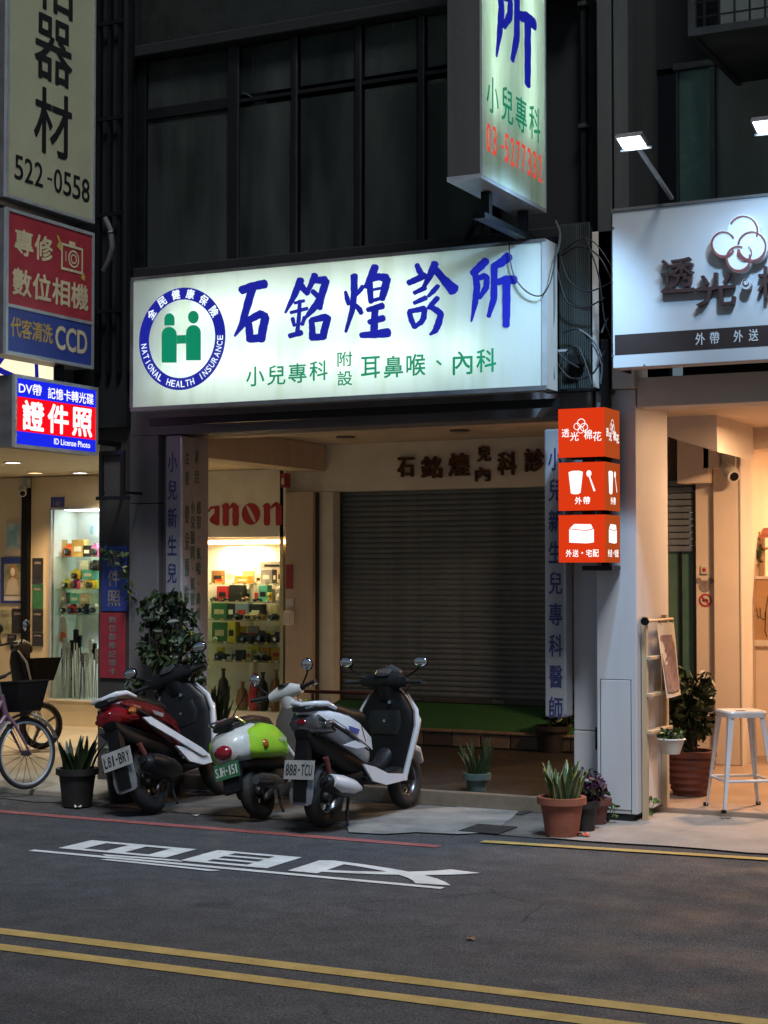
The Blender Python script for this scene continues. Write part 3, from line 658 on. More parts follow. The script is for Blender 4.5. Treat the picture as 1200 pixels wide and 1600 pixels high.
tb = text_board('pillar_text_board', 'tall narrow text board with blue characters on left clinic pillar', -7.645, -7.49, 11.35, 11.76, 0.62, 2.875, 0.085, -7.62)
fr = right(-7.488, 11.35, 0)
column(tb, '主要', fr, .055, 2.78, .05, .17, 'ink_green', 0.02, .6); column(tb, '診目', fr, .20, 2.80, .05, .17, 'ink_green', 0.02, .6)
column(tb, '嬰兒預防注射', fr, .05, 2.34, .06, .215, 'ink_green', 0.025, .66)
column(tb, '小兒腸胃、氣管、尿床、流行', fr, .135, 2.36, .06, .125, 'ink_green', 0.025, .82)
column(tb, '感冒、氣喘、鼻炎、皮膚炎', fr, .225, 2.36, .06, .125, 'ink_green', 0.025, .82)
text_board('pillar_text_board', 'tall narrow text board with blue characters behind the orange box sign', -4.36, -4.20, 11.35, 11.5, 0.72, 2.80, 0.10, -4.325, 'board_white')
rp_ = thing('clinic_pillar', 'lit grey pillar right behind the orange box sign', 'pillar', (-4.1, 11.6, 0))
box('shaft', 'pillar_white', rp_, -4.20, -3.985, 11.52, 12.0, 0.62, 2.88, 0.006); box('plinth', 'pillar_white', rp_, -4.20, -3.985, 11.515, 12.0, 0.1, 0.614, 0.006)
cp = thing('cafe_pillar', 'white panelled pillar with an access panel at the cafe corner', 'pillar', (-3.8, 11.6, 0))
box('shaft', 'pillar_white', cp, -3.965, -3.67, 11.35, 12.12, 0.06, 3.06, 0.006)
def outline(name, m, parent, x0, x1, z0, z1, y, t=.006):
    mb = MB().box(x0, x1, y - .002, y + .004, z1 - t, z1).box(x0, x0 + t, y - .002, y + .004, z0, z1 - t).box(x1 - t, x1, y - .002, y + .004, z0, z1 - t)
    return obj(name, mb, m, parent)
box('access_panel', 'pillar_white', cp, -3.935, -3.715, 11.343, 11.351, 0.09, 1.00, 0.003)
outline('panel_joint', 'pillar_dark', cp, -3.94, -3.71, 0.07, 1.006, 11.349, .006)
box('gap', 'room_dark', cp, -3.94, -3.71, 11.36, 11.6, 0.012, 0.06)
box('latch', 'black_plastic', cp, -3.985, -3.966, 11.36, 11.42, 0.50, 0.66, 0.006)

# banners on the dark pillar
def banner(label, px0, px1, py0, py1, Y, m, chars, tm_, cw, off=0.02):
    a, b = onY(px0, py0, Y), onY(px1, py1, Y)
    t = thing('wall_banner', label, 'banner', ((a.x + b.x) / 2, Y, b.z))
    box('sheet', m, t, a.x, b.x, Y - .004, Y + .004, b.z, a.z)
    n = len(chars); hh = (a.z - b.z) * .92
    column(t, chars, front((a.x + b.x) / 2 - cw / 2, Y - .006, 0), 0, a.z - (a.z - b.z) * .04, cw, hh / n, tm_, off, .78)
    return t
banner('blue banner with three pale characters on the dark pillar', 160, 198, 853, 955, 11.355, 'panel_blue', '證件照', 'ink_grey', .13)
t = banner('red banner with a column of pale characters below the blue one', 157, 196, 957, 1060, 11.355, 'panel_red', '數位影像記憶卡', 'ink_grey', .075)

# ================================================================== photo shop (left)
ps = thing('photo_shop', 'bright cream photo shop front with display cases under the arcade', 'shop', (-11, 15.2, 0))
YS = 15.2
def sx(px): return onY(px, 900, YS).x
box('wall', 'shop_wall', ps, sx(48), sx(80), 15.2, 15.5, 0.05, 2.85); box('wall_head', 'shop_wall', ps, sx(80), -10.2, 15.2, 15.5, 2.5, 2.85)
box('door_post', 'frame_dark', ps, sx(38), sx(47.5), 15.14, 15.4, 0.05, 2.85)
box('wall', 'shop_wall', ps, -15, sx(37.5), 15.2, 15.5, 0.05, 2.85)
box('wall_base', 'shop_wall', ps, sx(80), -10.2, 15.19, 15.6, 0.05, 0.33); box('base_ledge', 'pot_white', ps, sx(78), -10.2, 15.16, 15.6, 0.332, 0.35)
box('back_wall', 'shop_wall', ps, -15, -8.76, 15.9, 16.0, 0.05, 3.1)
box('ceiling', 'shop_wall', ps, -16, -8.325, 11.2, 15.9, 2.86, 2.95)
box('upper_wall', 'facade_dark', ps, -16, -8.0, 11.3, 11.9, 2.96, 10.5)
for px in (158, 174, 190, 207): q = onY(px, 250, 11.28); box('pipe', 'frame_dark', ps, q.x - .015, q.x + .015, 11.24, 11.28, 3.4, 10.5)
for z in (3.9, 4.7, 5.5, 6.3): box('grille_bar', 'frame_dark', ps, -8.9, -8.0, 11.22, 11.24, z, z + .03)
box('side_wall', 'shop_wall', ps, -8.80, -8.76, 15.2, 15.9, 0.05, 3.1)
for i, (px, py, k, lab) in enumerate(((20, 722, 'downlight_white', 'white recessed downlight nearest the street in the photo shop ceiling'), (55, 738, 'downlight_warm', 'warm orange recessed downlight in the photo shop ceiling'), (125, 738, 'downlight_white', 'white recessed downlight nearest the pillar in the photo shop ceiling'))):
    q = onZ(px, py, 2.858); t = thing('downlight', lab, 'downlight', (q.x, q.y, 2.86), 'photo shop ceiling downlights')
    obj('rim', MB().lathe([(.095, 0), (.095, -.012), (.075, -.012), (.075, 0)], (q.x, q.y, 2.859), 20), 'ink_white', t, True)
    obj('lens', MB().lathe([(0, -.004), (.075, -.004), (.0745, 0)], (q.x, q.y, 2.859), 20), k, t)
    light('downlight_lamp', 'SPOT', (q.x, q.y, 2.84), 44 if k != 'downlight_warm' else 32, (1, .76, .44) if k != 'downlight_warm' else (1, .6, .3), t, .05, (0, 0, 0), R(112), .7)
# posters
def poster(label, px0, px1, py0, py1, m, m2, inset, name='poster', Y=15.19):
    a, b = onY(px0, py0, Y), onY(px1, py1, Y); t = thing(name, label, 'poster', ((a.x + b.x) / 2, Y, b.z))
    box('sheet', m, t, a.x, b.x, Y - .006, Y + .006, b.z, a.z)
    w_, h_ = b.x - a.x, a.z - b.z
    for (u0, u1, v0, v1, mm) in inset:
        box('print', mm, t, a.x + u0 * w_, a.x + u1 * w_, Y - .010, Y - .0065, b.z + v0 * h_, b.z + v1 * h_)
    return t
mat('sky_print', (0.10, 0.38, 0.55), 0.6, col2=(0.55, 0.62, 0.55), vs_=7, var=.2); mat('green_print', (0.14, 0.20, 0.07), 0.6, col2=(0.5, 0.46, 0.36), vs_=8); mat('dark_print', (0.03, 0.032, 0.04), 0.5, var=.4, vs_=14); mat('teal_print', (0.02, 0.07, 0.075), 0.5, col2=(0.05, 0.20, 0.08), vs_=7)
poster('pale blue sky poster on the photo shop wall', 10, 33, 813, 868, 'paper', None, [(.06, .94, .18, .9, 'sky_print')])
p_ = poster('blue framed portrait poster of a woman in white on shop wall', 2, 39, 871, 943, 'panel_blue', None, [(.15, .85, .16, .86, 'green_print'), (.15, .85, .06, .155, 'ink_white')])
a, b = onY(2, 871, 15.19), onY(39, 943, 15.19); cx = (a.x + b.x) / 2
mb = MB().ball((cx, 15.178, b.z + .36), (.035, .004, .05)); obj('printed_face', mb, 'plaster_cream', p_); obj('printed_hair', MB().ball((cx + .01, 15.180, b.z + .35), (.055, .003, .10)), 'wood_tan', p_); obj('printed_dress', MB().prism([(cx - .10, b.z + .10), (cx + .09, b.z + .10), (cx + .06, b.z + .27), (cx, b.z + .30), (cx - .06, b.z + .26)], 15.175, 15.179), 'paper', p_)
for lab, x0, x1, y0, y1, m in (('black poster at the top of the narrow photo shop wall strip', 51, 67, 872, 911, 'dark_print'), ('green and teal poster in the middle of the narrow wall strip', 51, 67, 913, 951, 'teal_print'), ('dark poster third down the narrow wall strip', 51, 67, 953, 987, 'dark_print'), ('dark poster lowest on the narrow wall strip', 51, 67, 989, 1010, 'dark_print'),
        ('pale pink poster under the portrait poster', 1, 18, 953, 990, 'green_print'), ('black poster under the portrait poster beside the door post', 19, 38, 951, 990, 'dark_print'), ('small grey poster low beside the door post', 12, 25, 992, 1008, 'dark_print')):
    poster(lab, x0, x1, y0, y1, m, None, [(.2, .8, .75, .85, 'ink_grey')])
t = thing('house_number_plate', 'small dark house number plate reading 140', 'number plate', (-11.7, 15.19, 2.5)); a, b = onY(80, 777, 15.19), onY(100, 795, 15.19)
box('plate', 'panel_blue', t, a.x, b.x, 15.184, 15.198, b.z, a.z); line(t, '140', front(a.x + .04, 15.182, b.z + .03), 0, 0, .09, .055, 'ink_grey', .01)
def cctv(label, p, m='pot_white', s=1.0):
    t = thing('security_camera', label, 'camera', p); x, y, z = p
    box('mount', m, t, x - .05 * s, x + .05 * s, y, y + .06, z + .02, z + .14 * s, .008)
    obj('body', MB().tube([(x - .02, y - .01, z + .02), (x + .07 * s, y - .12 * s, z - .05 * s)], .045 * s, 12), m, t, True)
    obj('lens', MB().tube([(x + .07 * s, y - .12 * s, z - .05 * s), (x + .075 * s, y - .127 * s, z - .054 * s)], .03 * s, 12), 'black_plastic', t)
q = onY(40, 765, 15.1); cctv('grey security camera above the photo shop door post', (q.x, 15.08, q.z), 'alu')

# display case, left
def ordn(i): return ('first', 'second', 'third', 'fourth', 'fifth', 'sixth', 'seventh', 'eighth', 'ninth', 'tenth', 'eleventh', 'twelfth')[i]
dc = thing('display_case', 'white lit display case of instant cameras left of the dark pillar', 'display case', (-11.2, 15.3, .35))
cx0, cx1 = sx(80), -10.25
box('back', 'pot_white', dc, cx0, cx1, 15.62, 15.66, .35, 2.48); box('side', 'pot_white', dc, cx0, cx0 + .03, 15.21, 15.62, .35, 2.48); box('side', 'pot_white', dc, cx1 - .03, cx1, 15.21, 15.62, .35, 2.48)
box('top', 'pot_white', dc, cx0, cx1, 15.21, 15.66, 2.481, 2.50); box('door_glass', 'case_glass', dc, cx0 + .01, cx1, 15.185, 15.189, .36, 2.47)
box('frame', 'alu', dc, cx0 - .012, cx0 + .014, 15.17, 15.20, .352, 2.50); box('frame', 'alu', dc, cx0 + .015, cx1, 15.17, 15.20, 2.475, 2.50)
box('light_panel', 'case_light', dc, cx0 + .1, cx1 - .05, 15.30, 15.55, 2.468, 2.478)
box('light_tube', 'case_light', dc, sx(147), sx(152.4), 15.58, 15.60, .4, 1.0)
light('case_lamp', 'AREA', ((cx0 + cx1) / 2, 15.25, 2.4), 2.4, (.8, .97, 1), dc, .4, (0, 0, 0))
light('case_low_lamp', 'AREA', (sx(149), 15.50, .9), 0.9, (.8, .97, 1), dc, .25, (R(60), 0, 0))
shz = {'top': onY(100, 870, 15.3).z, 'middle': onY(100, 920, 15.3).z, 'lower': onY(100, 959, 15.3).z}
for k, z in shz.items(): box('shelf', 'shelf_glass', dc, cx0 + .032, cx1 - .032, 15.23, 15.61, z - .012, z)
COL = dict(yellow=(.55, .42, .03), orange=(.75, .13, .02), pink=(.55, .08, .16), magenta=(.5, .12, .3), teal=(.10, .42, .36), lime=(.33, .42, .06), cream=(.5, .42, .28), red=(.5, .03, .03), white=(.62, .6, .55), black=(.02, .02, .02), grey=(.25, .25, .24), amber=(.55, .27, .04), brown=(.22, .11, .04), green=(.03, .13, .05), blue=(.16, .22, .33), gold=(.42, .28, .08), silver=(.4, .4, .38))
for k, c in COL.items(): mat('item_' + k, c, .4, var=.18, vs_=18)
def carton(label, c, p0, p1, depth, group, stripe=None):
    t = thing('carton', label, 'box', ((p0.x + p1.x) / 2, p0.y, p0.z), group)
    box('carton_body', 'item_' + c, t, p0.x, p1.x, p0.y, p0.y + depth, p0.z, p1.z, .003)
    h = p1.z - p0.z
    box('print', 'item_' + (stripe or 'black'), t, p0.x + (p1.x - p0.x) * .2, p0.x + (p1.x - p0.x) * .8, p0.y - .003, p0.y - .0005, p0.z + h * .3, p0.z + h * .6)
    return t
def camera_(label, c, p0, p1, group, name='camera', depth=.07):
    t = thing(name, label, 'camera', ((p0.x + p1.x) / 2, p0.y, p0.z), group); w_, h_ = p1.x - p0.x, p1.z - p0.z; y = p0.y
    box('body', 'item_' + c, t, p0.x, p1.x, y, y + depth, p0.z, p0.z + h_ * .78, min(w_, h_) * .14, True)
    obj('prism_hump', MB().prism([(p0.x + w_ * .3, p0.z + h_ * .77), (p0.x + w_ * .7, p0.z + h_ * .77), (p0.x + w_ * .6, p1.z), (p0.x + w_ * .4, p1.z)], y + .005, y + depth - .01), 'item_' + c, t)
    ln = obj('lens', MB().lathe([(0, -.05), (h_ * .22, -.05), (h_ * .27, -.045), (h_ * .27, .0)], (p0.x + w_ * .52, y, p0.z + h_ * .37), 16, 'y'), 'item_black' if c != 'black' else 'dark_plastic', t, True)
    obj('lens_glass', MB().disc((p0.x + w_ * .52, y - .051, p0.z + h_ * .37), h_ * .17, 'y', 14), 'mirror', ln)
    return t
def items(case, rows, Y, x_of=None):
    for shelf, lst in rows.items():
        n = 0
        for it in lst:
            kind, c, x0, x1, y0, y1 = it[:6]; p0 = onY(x0, y1, Y); p1 = onY(x1, y0, Y)
            lab = f'{c} {kind}, {ordn(n)} from left on the {shelf} shelf of {case}'; n += 1
            yield kind, c, p0, p1, lab
grp = 'goods in the left display case'
rows = {'top': [('carton', 'gold', 88, 97, 843, 869), ('instant camera', 'orange', 98, 115, 849, 869), ('carton', 'gold', 112, 131, 843, 866), ('carton', 'black', 129, 142, 852, 869), ('instant camera', 'magenta', 141, 155, 849, 869)],
        'middle': [('carton', 'white', 124, 138, 876, 890), ('camera', 'black', 139, 155, 875, 892), ('instant camera', 'yellow', 109, 126, 889, 905), ('carton', 'teal', 128, 146, 890, 905), ('instant camera', 'grey', 86, 97, 904, 919), ('instant camera', 'lime', 97, 108, 904, 919), ('instant camera', 'pink', 109, 125, 904, 919), ('carton', 'cream', 125, 131, 910, 919), ('instant camera', 'yellow', 131, 150, 903, 919)],
        'lower': [('carton', 'grey', 92, 103, 926, 943), ('carton', 'teal', 109, 124, 927, 943), ('carton', 'cream', 124, 140, 928, 943), ('instant camera', 'yellow', 85, 95, 944, 958), ('instant camera', 'white', 95, 104, 944, 958), ('instant camera', 'red', 104, 119, 944, 958), ('instant camera', 'cream', 119, 130, 944, 958), ('instant camera', 'black', 129, 138, 943, 958), ('instant camera', 'white', 138, 154, 943, 958)]}
for kind, c, p0, p1, lab in items('the left case', rows, 15.35):
    base = min(shz.values(), key=lambda z: (z > p0.z + .03, abs(z - p0.z)))
    if p0.z - base < .06: p0.z = base
    if kind == 'carton': carton(lab, c, p0, p1, .10, grp, 'white')
    else: camera_(lab, c, p0, p1, grp, 'instant_camera' if 'instant' in kind else 'camera')
t = poster('lit white notice standing in the top of the left display case', 136, 152, 818, 838, 'ink_white', None, [(.35, .65, .2, .8, 'sky_print')], Y=15.5)
t = thing('figure_cutout', 'standing cardboard figure in white and orange in the left display case', 'cutout', (-11.55, 15.4, .9))
q = onY(97, 1003, 15.35); mb = MB().prism([(q.x - .04, q.z - .02), (q.x + .07, q.z), (q.x + .06, q.z + .22), (q.x + .02, q.z + .30), (q.x - .05, q.z + .24), (q.x - .06, q.z + .12)], 15.35, 15.36); obj('card', mb, 'paper', t)
obj('sash', MB().prism([(q.x + .0, q.z - .0), (q.x + .06, q.z + .01), (q.x + .05, q.z + .10), (q.x - .04, q.z + .13)], 15.344, 15.349), 'item_orange', t); obj('head', MB().ball((q.x - .0, 15.35, q.z + .335), (.03, .01, .035)), 'item_cream', t); obj('hair', MB().ball((q.x, 15.357, q.z + .35), (.036, .01, .036)), 'ink_black', t)
g = random.Random(11)
for i in range(13):
    px = 84 + i * 5.7; q = onY(px, 1093, 15.33 + .02 * (i % 3)); h = g.uniform(.5, .78)
    t = thing('folded_tripod', f'folded camera tripod, {("first","second","third","fourth","fifth","sixth","seventh","eighth","ninth","tenth","eleventh","twelfth","thirteenth")[i]} from left in the left display case', 'tripod', (q.x, q.y, .352), 'folded tripods in the left display case')
    mm = g.choice(['tripod', 'item_silver', 'item_silver', 'pot_white', 'steel'])
    for k in range(3):
        a = k * 2.1 + i; obj('leg', MB().tube([(q.x + .035 * math.cos(a), q.y + .03 * math.sin(a), .353), (q.x + .016 * math.cos(a), q.y + .016 * math.sin(a), .353 + h * .8)], .009, 6), mm, t)
    obj('head', MB().box(q.x - .03, q.x + .03, q.y - .02, q.y + .02, .353 + h * .82, .353 + h, .01).tube([(q.x, q.y, .353 + h * .7), (q.x, q.y, .353 + h * .85)], .016, 8), g.choice([mm, mm, 'black_plastic']), t)

# showcase with the camera brand
sc_ = thing('camera_showcase', 'warm lit camera showcase with red brand lettering above glass shelves', 'display case', (-9.2, 15.3, .3))
kx0, kx1 = -10.19, sx(446)
box('head_panel', 'plaster_cream', sc_, kx0, kx1, 15.2, 15.3, 2.14, 2.855); box('back', 'pot_white', sc_, kx0, kx1, 15.62, 15.66, .3, 2.14); box('plinth', 'plaster_cream', sc_, kx0, kx1, 15.2, 15.66, .06, .30)
box('side', 'pot_white', sc_, kx0, kx0 + .03, 15.21, 15.6, .3, 2.14)
box('upright', 'plaster_cream', sc_, sx(362), sx(368.5), 15.56, 15.61, .3, 2.07)
box('front_glass', 'case_glass', sc_, kx0, kx1, 15.185, 15.189, .31, 2.06)
obj('light_tube', MB().tube([(kx0, 15.23, 2.09), (kx1 - .01, 15.23, 2.09)], .022, 10), 'tube_warm', sc_)
obj('lamp_tube', MB().tube([(sx(365), 15.545, 1.70), (sx(365), 15.545, 2.05)], .014, 10), 'tube_warm', sc_)
light('showcase_lamp', 'AREA', ((kx0 + kx1) / 2, 15.4, 2.05), 10, (1, .66, .36), sc_, .5, (0, 0, 0))
kz = {}
for nm, py in (('top', 912), ('second', 940), ('third', 968), ('fourth', 1004), ('lowest', 1032)):
    kz[nm] = onY(390, py, 15.35).z; box('shelf', 'shelf_glass', sc_, kx0 + .03, kx1 - .005, 15.22, 15.55, kz[nm] - .012, kz[nm])
for nm, zv in kz.items():
    for i in range(7): xx = kx0 + .55 + i * .135 + rnd.uniform(-.03, .03); box('price_tag', rnd.choice(['ink_white', 'item_cream', 'item_yellow']), sc_, xx, xx + .035, 15.205, 15.212, zv - .008, zv + .014)
def zz(a): return (300 + a[2] * .1875, 300 + a[3] * .1875, 820 + a[4] * .1875, 820 + a[5] * .1875)
rows = {'top': [('carton', 'brown', 160, 268, 315, 425), ('carton', 'amber', 190, 265, 427, 490), ('carton', 'white', 273, 350, 362, 495), ('carton', 'cream', 376, 420, 370, 424), ('carton', 'amber', 356, 470, 426, 492), ('carton', 'silver', 562, 770, 305, 368), ('carton', 'grey', 570, 668, 375, 495), ('carton', 'black', 672, 702, 380, 495), ('carton', 'cream', 706, 772, 365, 495)],
        'second': [('camera', 'black', 152, 200, 605, 642), ('carton', 'red', 206, 300, 515, 640), ('camera', 'black', 238, 290, 610, 642), ('carton', 'black', 310, 418, 505, 640), ('camera', 'brown', 410, 465, 600, 640), ('carton', 'teal', 552, 628, 505, 640), ('camera', 'black', 505, 560, 610, 642)],
        'third': [('carton', 'green', 160, 290, 655, 785), ('carton', 'black', 293, 352, 655, 785), ('camera', 'black', 335, 405, 742, 793), ('carton', 'blue', 358, 470, 655, 785), ('camera', 'cream', 440, 500, 735, 793), ('carton', 'black', 476, 582, 660, 785), ('camera', 'brown', 512, 606, 745, 793), ('carton', 'cream', 650, 710, 670, 785), ('camera', 'black', 630, 726, 742, 793)],
        'fourth': [('carton', 'green', 166, 290, 815, 975), ('carton', 'yellow', 294, 360, 810, 975), ('camera', 'black', 365, 500, 905, 982), ('camera', 'black', 506, 636, 880, 982), ('camera', 'black', 640, 770, 890, 982)],
        'lowest': [('camera', 'black', 184, 270, 1062, 1130), ('camera', 'black', 325, 425, 1070, 1132), ('carton', 'cream', 450, 492, 1045, 1130), ('camera', 'silver', 515, 585, 1050, 1130), ('camera', 'black', 552, 642, 1085, 1135), ('carton', 'silver', 730, 770, 1085, 1135)]}
grp = 'goods on the showcase shelves'
for shelf, lst in rows.items():
    for n, it in enumerate(lst):
        kind, c = it[:2]; x0, x1, y0, y1 = zz(it); front_y = 15.28 if kind == 'camera' else 15.40
        p0, p1 = onY(x0, y1, front_y), onY(x1, y0, front_y); h = p1.z - p0.z
        if abs(p0.z - kz[shelf]) < .12: p0.z = kz[shelf] + .001; p1.z = p0.z + h
        lab = f'{c} {"carton" if kind == "carton" else "camera"}, {ordn(n)} from left on the {shelf} showcase shelf'
        carton(lab, c, p0, p1, .10, grp, rnd.choice(['white', 'red', 'cream', 'black'])) if kind == 'carton' else camera_(lab, c, p0, p1, grp, 'camera', .06)
g = random.Random(52)
for shelf, zv in kz.items():
    n = 0; xx = kx0 + .42
    while xx < kx1 - .12 and n < 9:
        wv_ = g.uniform(.07, .14); hv = g.uniform(.08, .15) if shelf != 'fourth' else g.uniform(.10, .20); c = g.choice(['cream', 'white', 'silver', 'amber', 'grey', 'gold', 'red', 'yellow', 'black'])
        carton(f'{c} carton, {ordn(n)} from left in the back row of the {shelf} showcase shelf', c, Vector((xx, 15.505, zv + .001)), Vector((xx + wv_, 15.505, zv + hv)), .04, 'cartons in the back rows of the showcase', g.choice(['red', 'black', 'blue', 'white'])); n += 1; xx += wv_ + g.uniform(.01, .05)
def plush(label, c, cx, y0, y1, Y=15.30, shelf=None):
    p = onY(300 + cx * .1875, 820 + y1 * .1875, Y); h = onY(300 + cx * .1875, 820 + y0 * .1875, Y).z - p.z
    z0 = shelf if shelf else p.z
    t = thing('plush_toy', label, 'toy', (p.x, Y, z0))
    obj('body', MB().ball((p.x, Y, z0 + h * .3), (h * .28, h * .22, h * .3)), 'item_' + c, t, True); hd = obj('head', MB().ball((p.x, Y - .005, z0 + h * .72), (h * .3, h * .22, h * .26)), 'item_' + c, t, True)
    for s in (-1, 1): obj('ear', MB().ball((p.x + s * h * .22, Y, z0 + h * .93), h * .09, 8, 6), 'item_' + c, hd, True); obj('foot', MB().ball((p.x + s * h * .2, Y - .03, z0 + h * .08), h * .09, 8, 6), 'item_white', t, True); obj('eye', MB().ball((p.x + s * h * .1, Y - .005 - h * .21, z0 + h * .76), h * .025, 6, 4), 'ink_black', hd)
plush('yellow plush toy sitting on the second showcase shelf', 'yellow', 650, 545, 625, shelf=kz['second'])
plush('white plush toy at the right end of the second showcase shelf', 'white', 742, 500, 640, shelf=kz['second'])
t = thing('toy_ball', 'small white and black ball at left of the fourth showcase shelf', 'ball', (0, 0, 0)); p = onY(300 + 190 * .1875, 820 + 957 * .1875, 15.28)
obj('ball', MB().ball((p.x, 15.28, kz['fourth'] + .031), .03), 'item_white', t, True)
for a in range(5): obj('patch', MB().ball((p.x + .02 * math.cos(a * 1.25), 15.26, kz['fourth'] + .031 + .02 * math.sin(a * 1.25)), (.008, .008, .008), 6, 4), 'ink_black', t)
g = random.Random(4)
for i, (cx, cy, c, nm) in enumerate(((500, 1330, 'red', 'red glazed vase standing left of centre under the showcase shelves'), (570, 1320, 'black', 'small black vase in the middle under the showcase shelves'), (680, 1300, 'brown', 'tall brown vase at right under the showcase shelves'), (400, 1400, 'brown', 'low brown vase low at left under the showcase shelves'), (240, 1290, 'black', 'tall black vase standing far left under the showcase shelves'))):
    p = onY(300 + cx * .1875, 820 + 1480 * .1875, 15.3); hh = onY(300 + cx * .1875, 820 + (cy - 90) * .1875, 15.3).z - .301
    t = thing('vase', nm, 'vase', (p.x, 15.35, .301))
    obj('body', MB().lathe([(0, .301), (.05, .301), (.075, .301 + hh * .3), (.05, .301 + hh * .7), (.02, .301 + hh * .8)], (p.x, 15.35, 0), 16), 'item_' + c, t, True); obj('neck', MB().lathe([(.02, .301 + hh * .8), (.018, .301 + hh * .95), (.03, .301 + hh)], (p.x, 15.35, 0), 16), 'item_' + c, t, True)
# red brand lettering, serif letters drawn as thick and thin strokes
def ca(x, y, k): q = onY(200 + x / 4, 640 + y / 4, 15.195); return Vector((q.x, 15.196 - k, q.z))
L_ = {'a': [[(500, 640, 10), (520, 612, 16), (552, 610, 14)], [(556, 608, 30), (556, 715, 32)], [(540, 655, 12), (522, 690, 30), (536, 712, 12)]],
      'n': [[(590, 605, 14), (618, 592, 14)], [(610, 595, 40), (610, 716, 40)], [(628, 620, 10), (660, 590, 22), (672, 612, 38)], [(672, 606, 40), (672, 716, 40)]],
      'n2': [[(846, 605, 14), (872, 592, 14)], [(868, 595, 40), (868, 714, 40)], [(886, 618, 10), (925, 586, 22), (942, 610, 38)], [(942, 604, 40), (942, 714, 40)]]}
for k, st in L_.items(): obj('letter', brush(st, ca, .0003), 'ink_red', sc_)
mb = MB(); n_ = 28; oo = []; ii = []
for j in range(n_):
    an = 2 * math.pi * j / n_; oo.append(ca(768 + 58 * math.cos(an), 652 + 68 * math.sin(an), 0))
    u, v = 12 * math.cos(an), 62 * math.sin(an); ii.append(ca(768 + u + v * .42, 652 + v * .9, 0))
mb.add(oo + ii, [(j, (j + 1) % n_, n_ + (j + 1) % n_, n_ + j) for j in range(n_)]); obj('letter', mb, 'ink_red', sc_)
# black metal frame bracket on the dark pillar
t = thing('metal_bracket_frame', 'black square metal frame bracketed to the dark pillar under the blue sign', 'bracket', (-8.15, 11.1, 2.3))
a, b = onY(158, 712, 11.1), onY(196, 775, 11.1)
for (x0, x1, z0, z1) in ((a.x, a.x + .03, b.z, a.z), (b.x - .03, b.x, b.z, a.z), (a.x - .03, b.x + .05, b.z - .03, b.z), (a.x, b.x, a.z, a.z + .035)): box('bar', 'black_metal', t, x0, x1, 11.07, 11.10, z0, z1)
box('back_plate', 'pillar_dark', t, a.x + .03, b.x - .03, 11.102, 11.11, b.z, a.z)
for x in (a.x + .02, b.x - .03): box('arm', 'black_metal', t, x, x + .02, 11.10, 11.37, b.z + .02, b.z + .04)

# ================================================================== clinic signboard (lightbox with tubes inside)
def cabinet(t, x0, x1, y0, y1, z0, z1, m, wall=.012, open_='y0'):
    """five walls of a light box; the open side takes the acrylic"""
    w_ = wall
    if open_ == 'y0':
        box('cabinet_back', 'box_inside', t, x0 + w_, x1 - w_, y1 - w_, y1, z0 + w_, z1 - w_)
        box('cabinet_top', m, t, x0, x1, y0 + .004, y1, z1 - w_, z1); box('cabinet_bottom', m, t, x0, x1, y0 + .004, y1, z0, z0 + w_)
        box('cabinet_side', m, t, x0, x0 + w_, y0 + .004, y1, z0 + w_, z1 - w_); box('cabinet_side', m, t, x1 - w_, x1, y0 + .004, y1, z0 + w_, z1 - w_)
SX0, SX1, SZ0, SZ1, SY = -7.605, -4.13, 3.035, 4.075, 10.8
sg = thing('clinic_signboard', 'wide lit white clinic signboard with big blue brush characters', 'sign', (-5.9, 10.9, 3.03))
cabinet(sg, SX0, SX1, SY, 11.02, SZ0, SZ1, 'sign_side')
box('face', 'acrylic_sign', sg, SX0 + .02, SX1 - .02, SY + .001, SY + .006, SZ0 + .02, SZ1 - .02)
for nm, q in (('rim', (SX0, SX1, SZ1 - .02, SZ1 + .004)), ('rim', (SX0, SX1, SZ0 - .012, SZ0 + .02)), ('rim', (SX0 - .006, SX0 + .02, SZ0 + .0201, SZ1 - .0201)), ('rim', (SX1 - .03, SX1 + .004, SZ0 + .0201, SZ1 - .0201))):
    box(nm, 'alu_dark' if q[1] != SX1 + .004 else 'alu', sg, q[0], q[1], SY - .006, SY + .0005, q[2], q[3])
for z, segs in ((3.78, ((-7.2, -6.1), (-5.95, -5.0))), (3.33, ((-7.35, -6.2), (-6.1, -5.05), (-4.95, -4.62)))):
    for a, b in segs: obj('light_tube', MB().tube([(a, 10.95, z), (b, 10.95, z)], .016, 8), 'tube_white', sg)
def z5(x, y, k): q = onY(200 + x * .3, 380 + y * .3, SY); return Vector((q.x, SY - .0015 - k, q.z))
def z6(x, y, k): q = onY(520 + x * .3, 350 + y * .3, SY); return Vector((q.x, SY - .0015 - k, q.z))
B_shi = [[(590, 246, 44), (645, 225, 42), (715, 212, 48)], [(648, 235, 44), (618, 340, 42), (592, 430, 34), (556, 484, 12)], [(622, 400, 40), (632, 440, 40), (636, 505, 40)], [(632, 400, 38), (690, 368, 42), (716, 385, 46)], [(718, 385, 44), (704, 440, 46), (694, 505, 44)], [(632, 500, 40), (700, 492, 44)]]
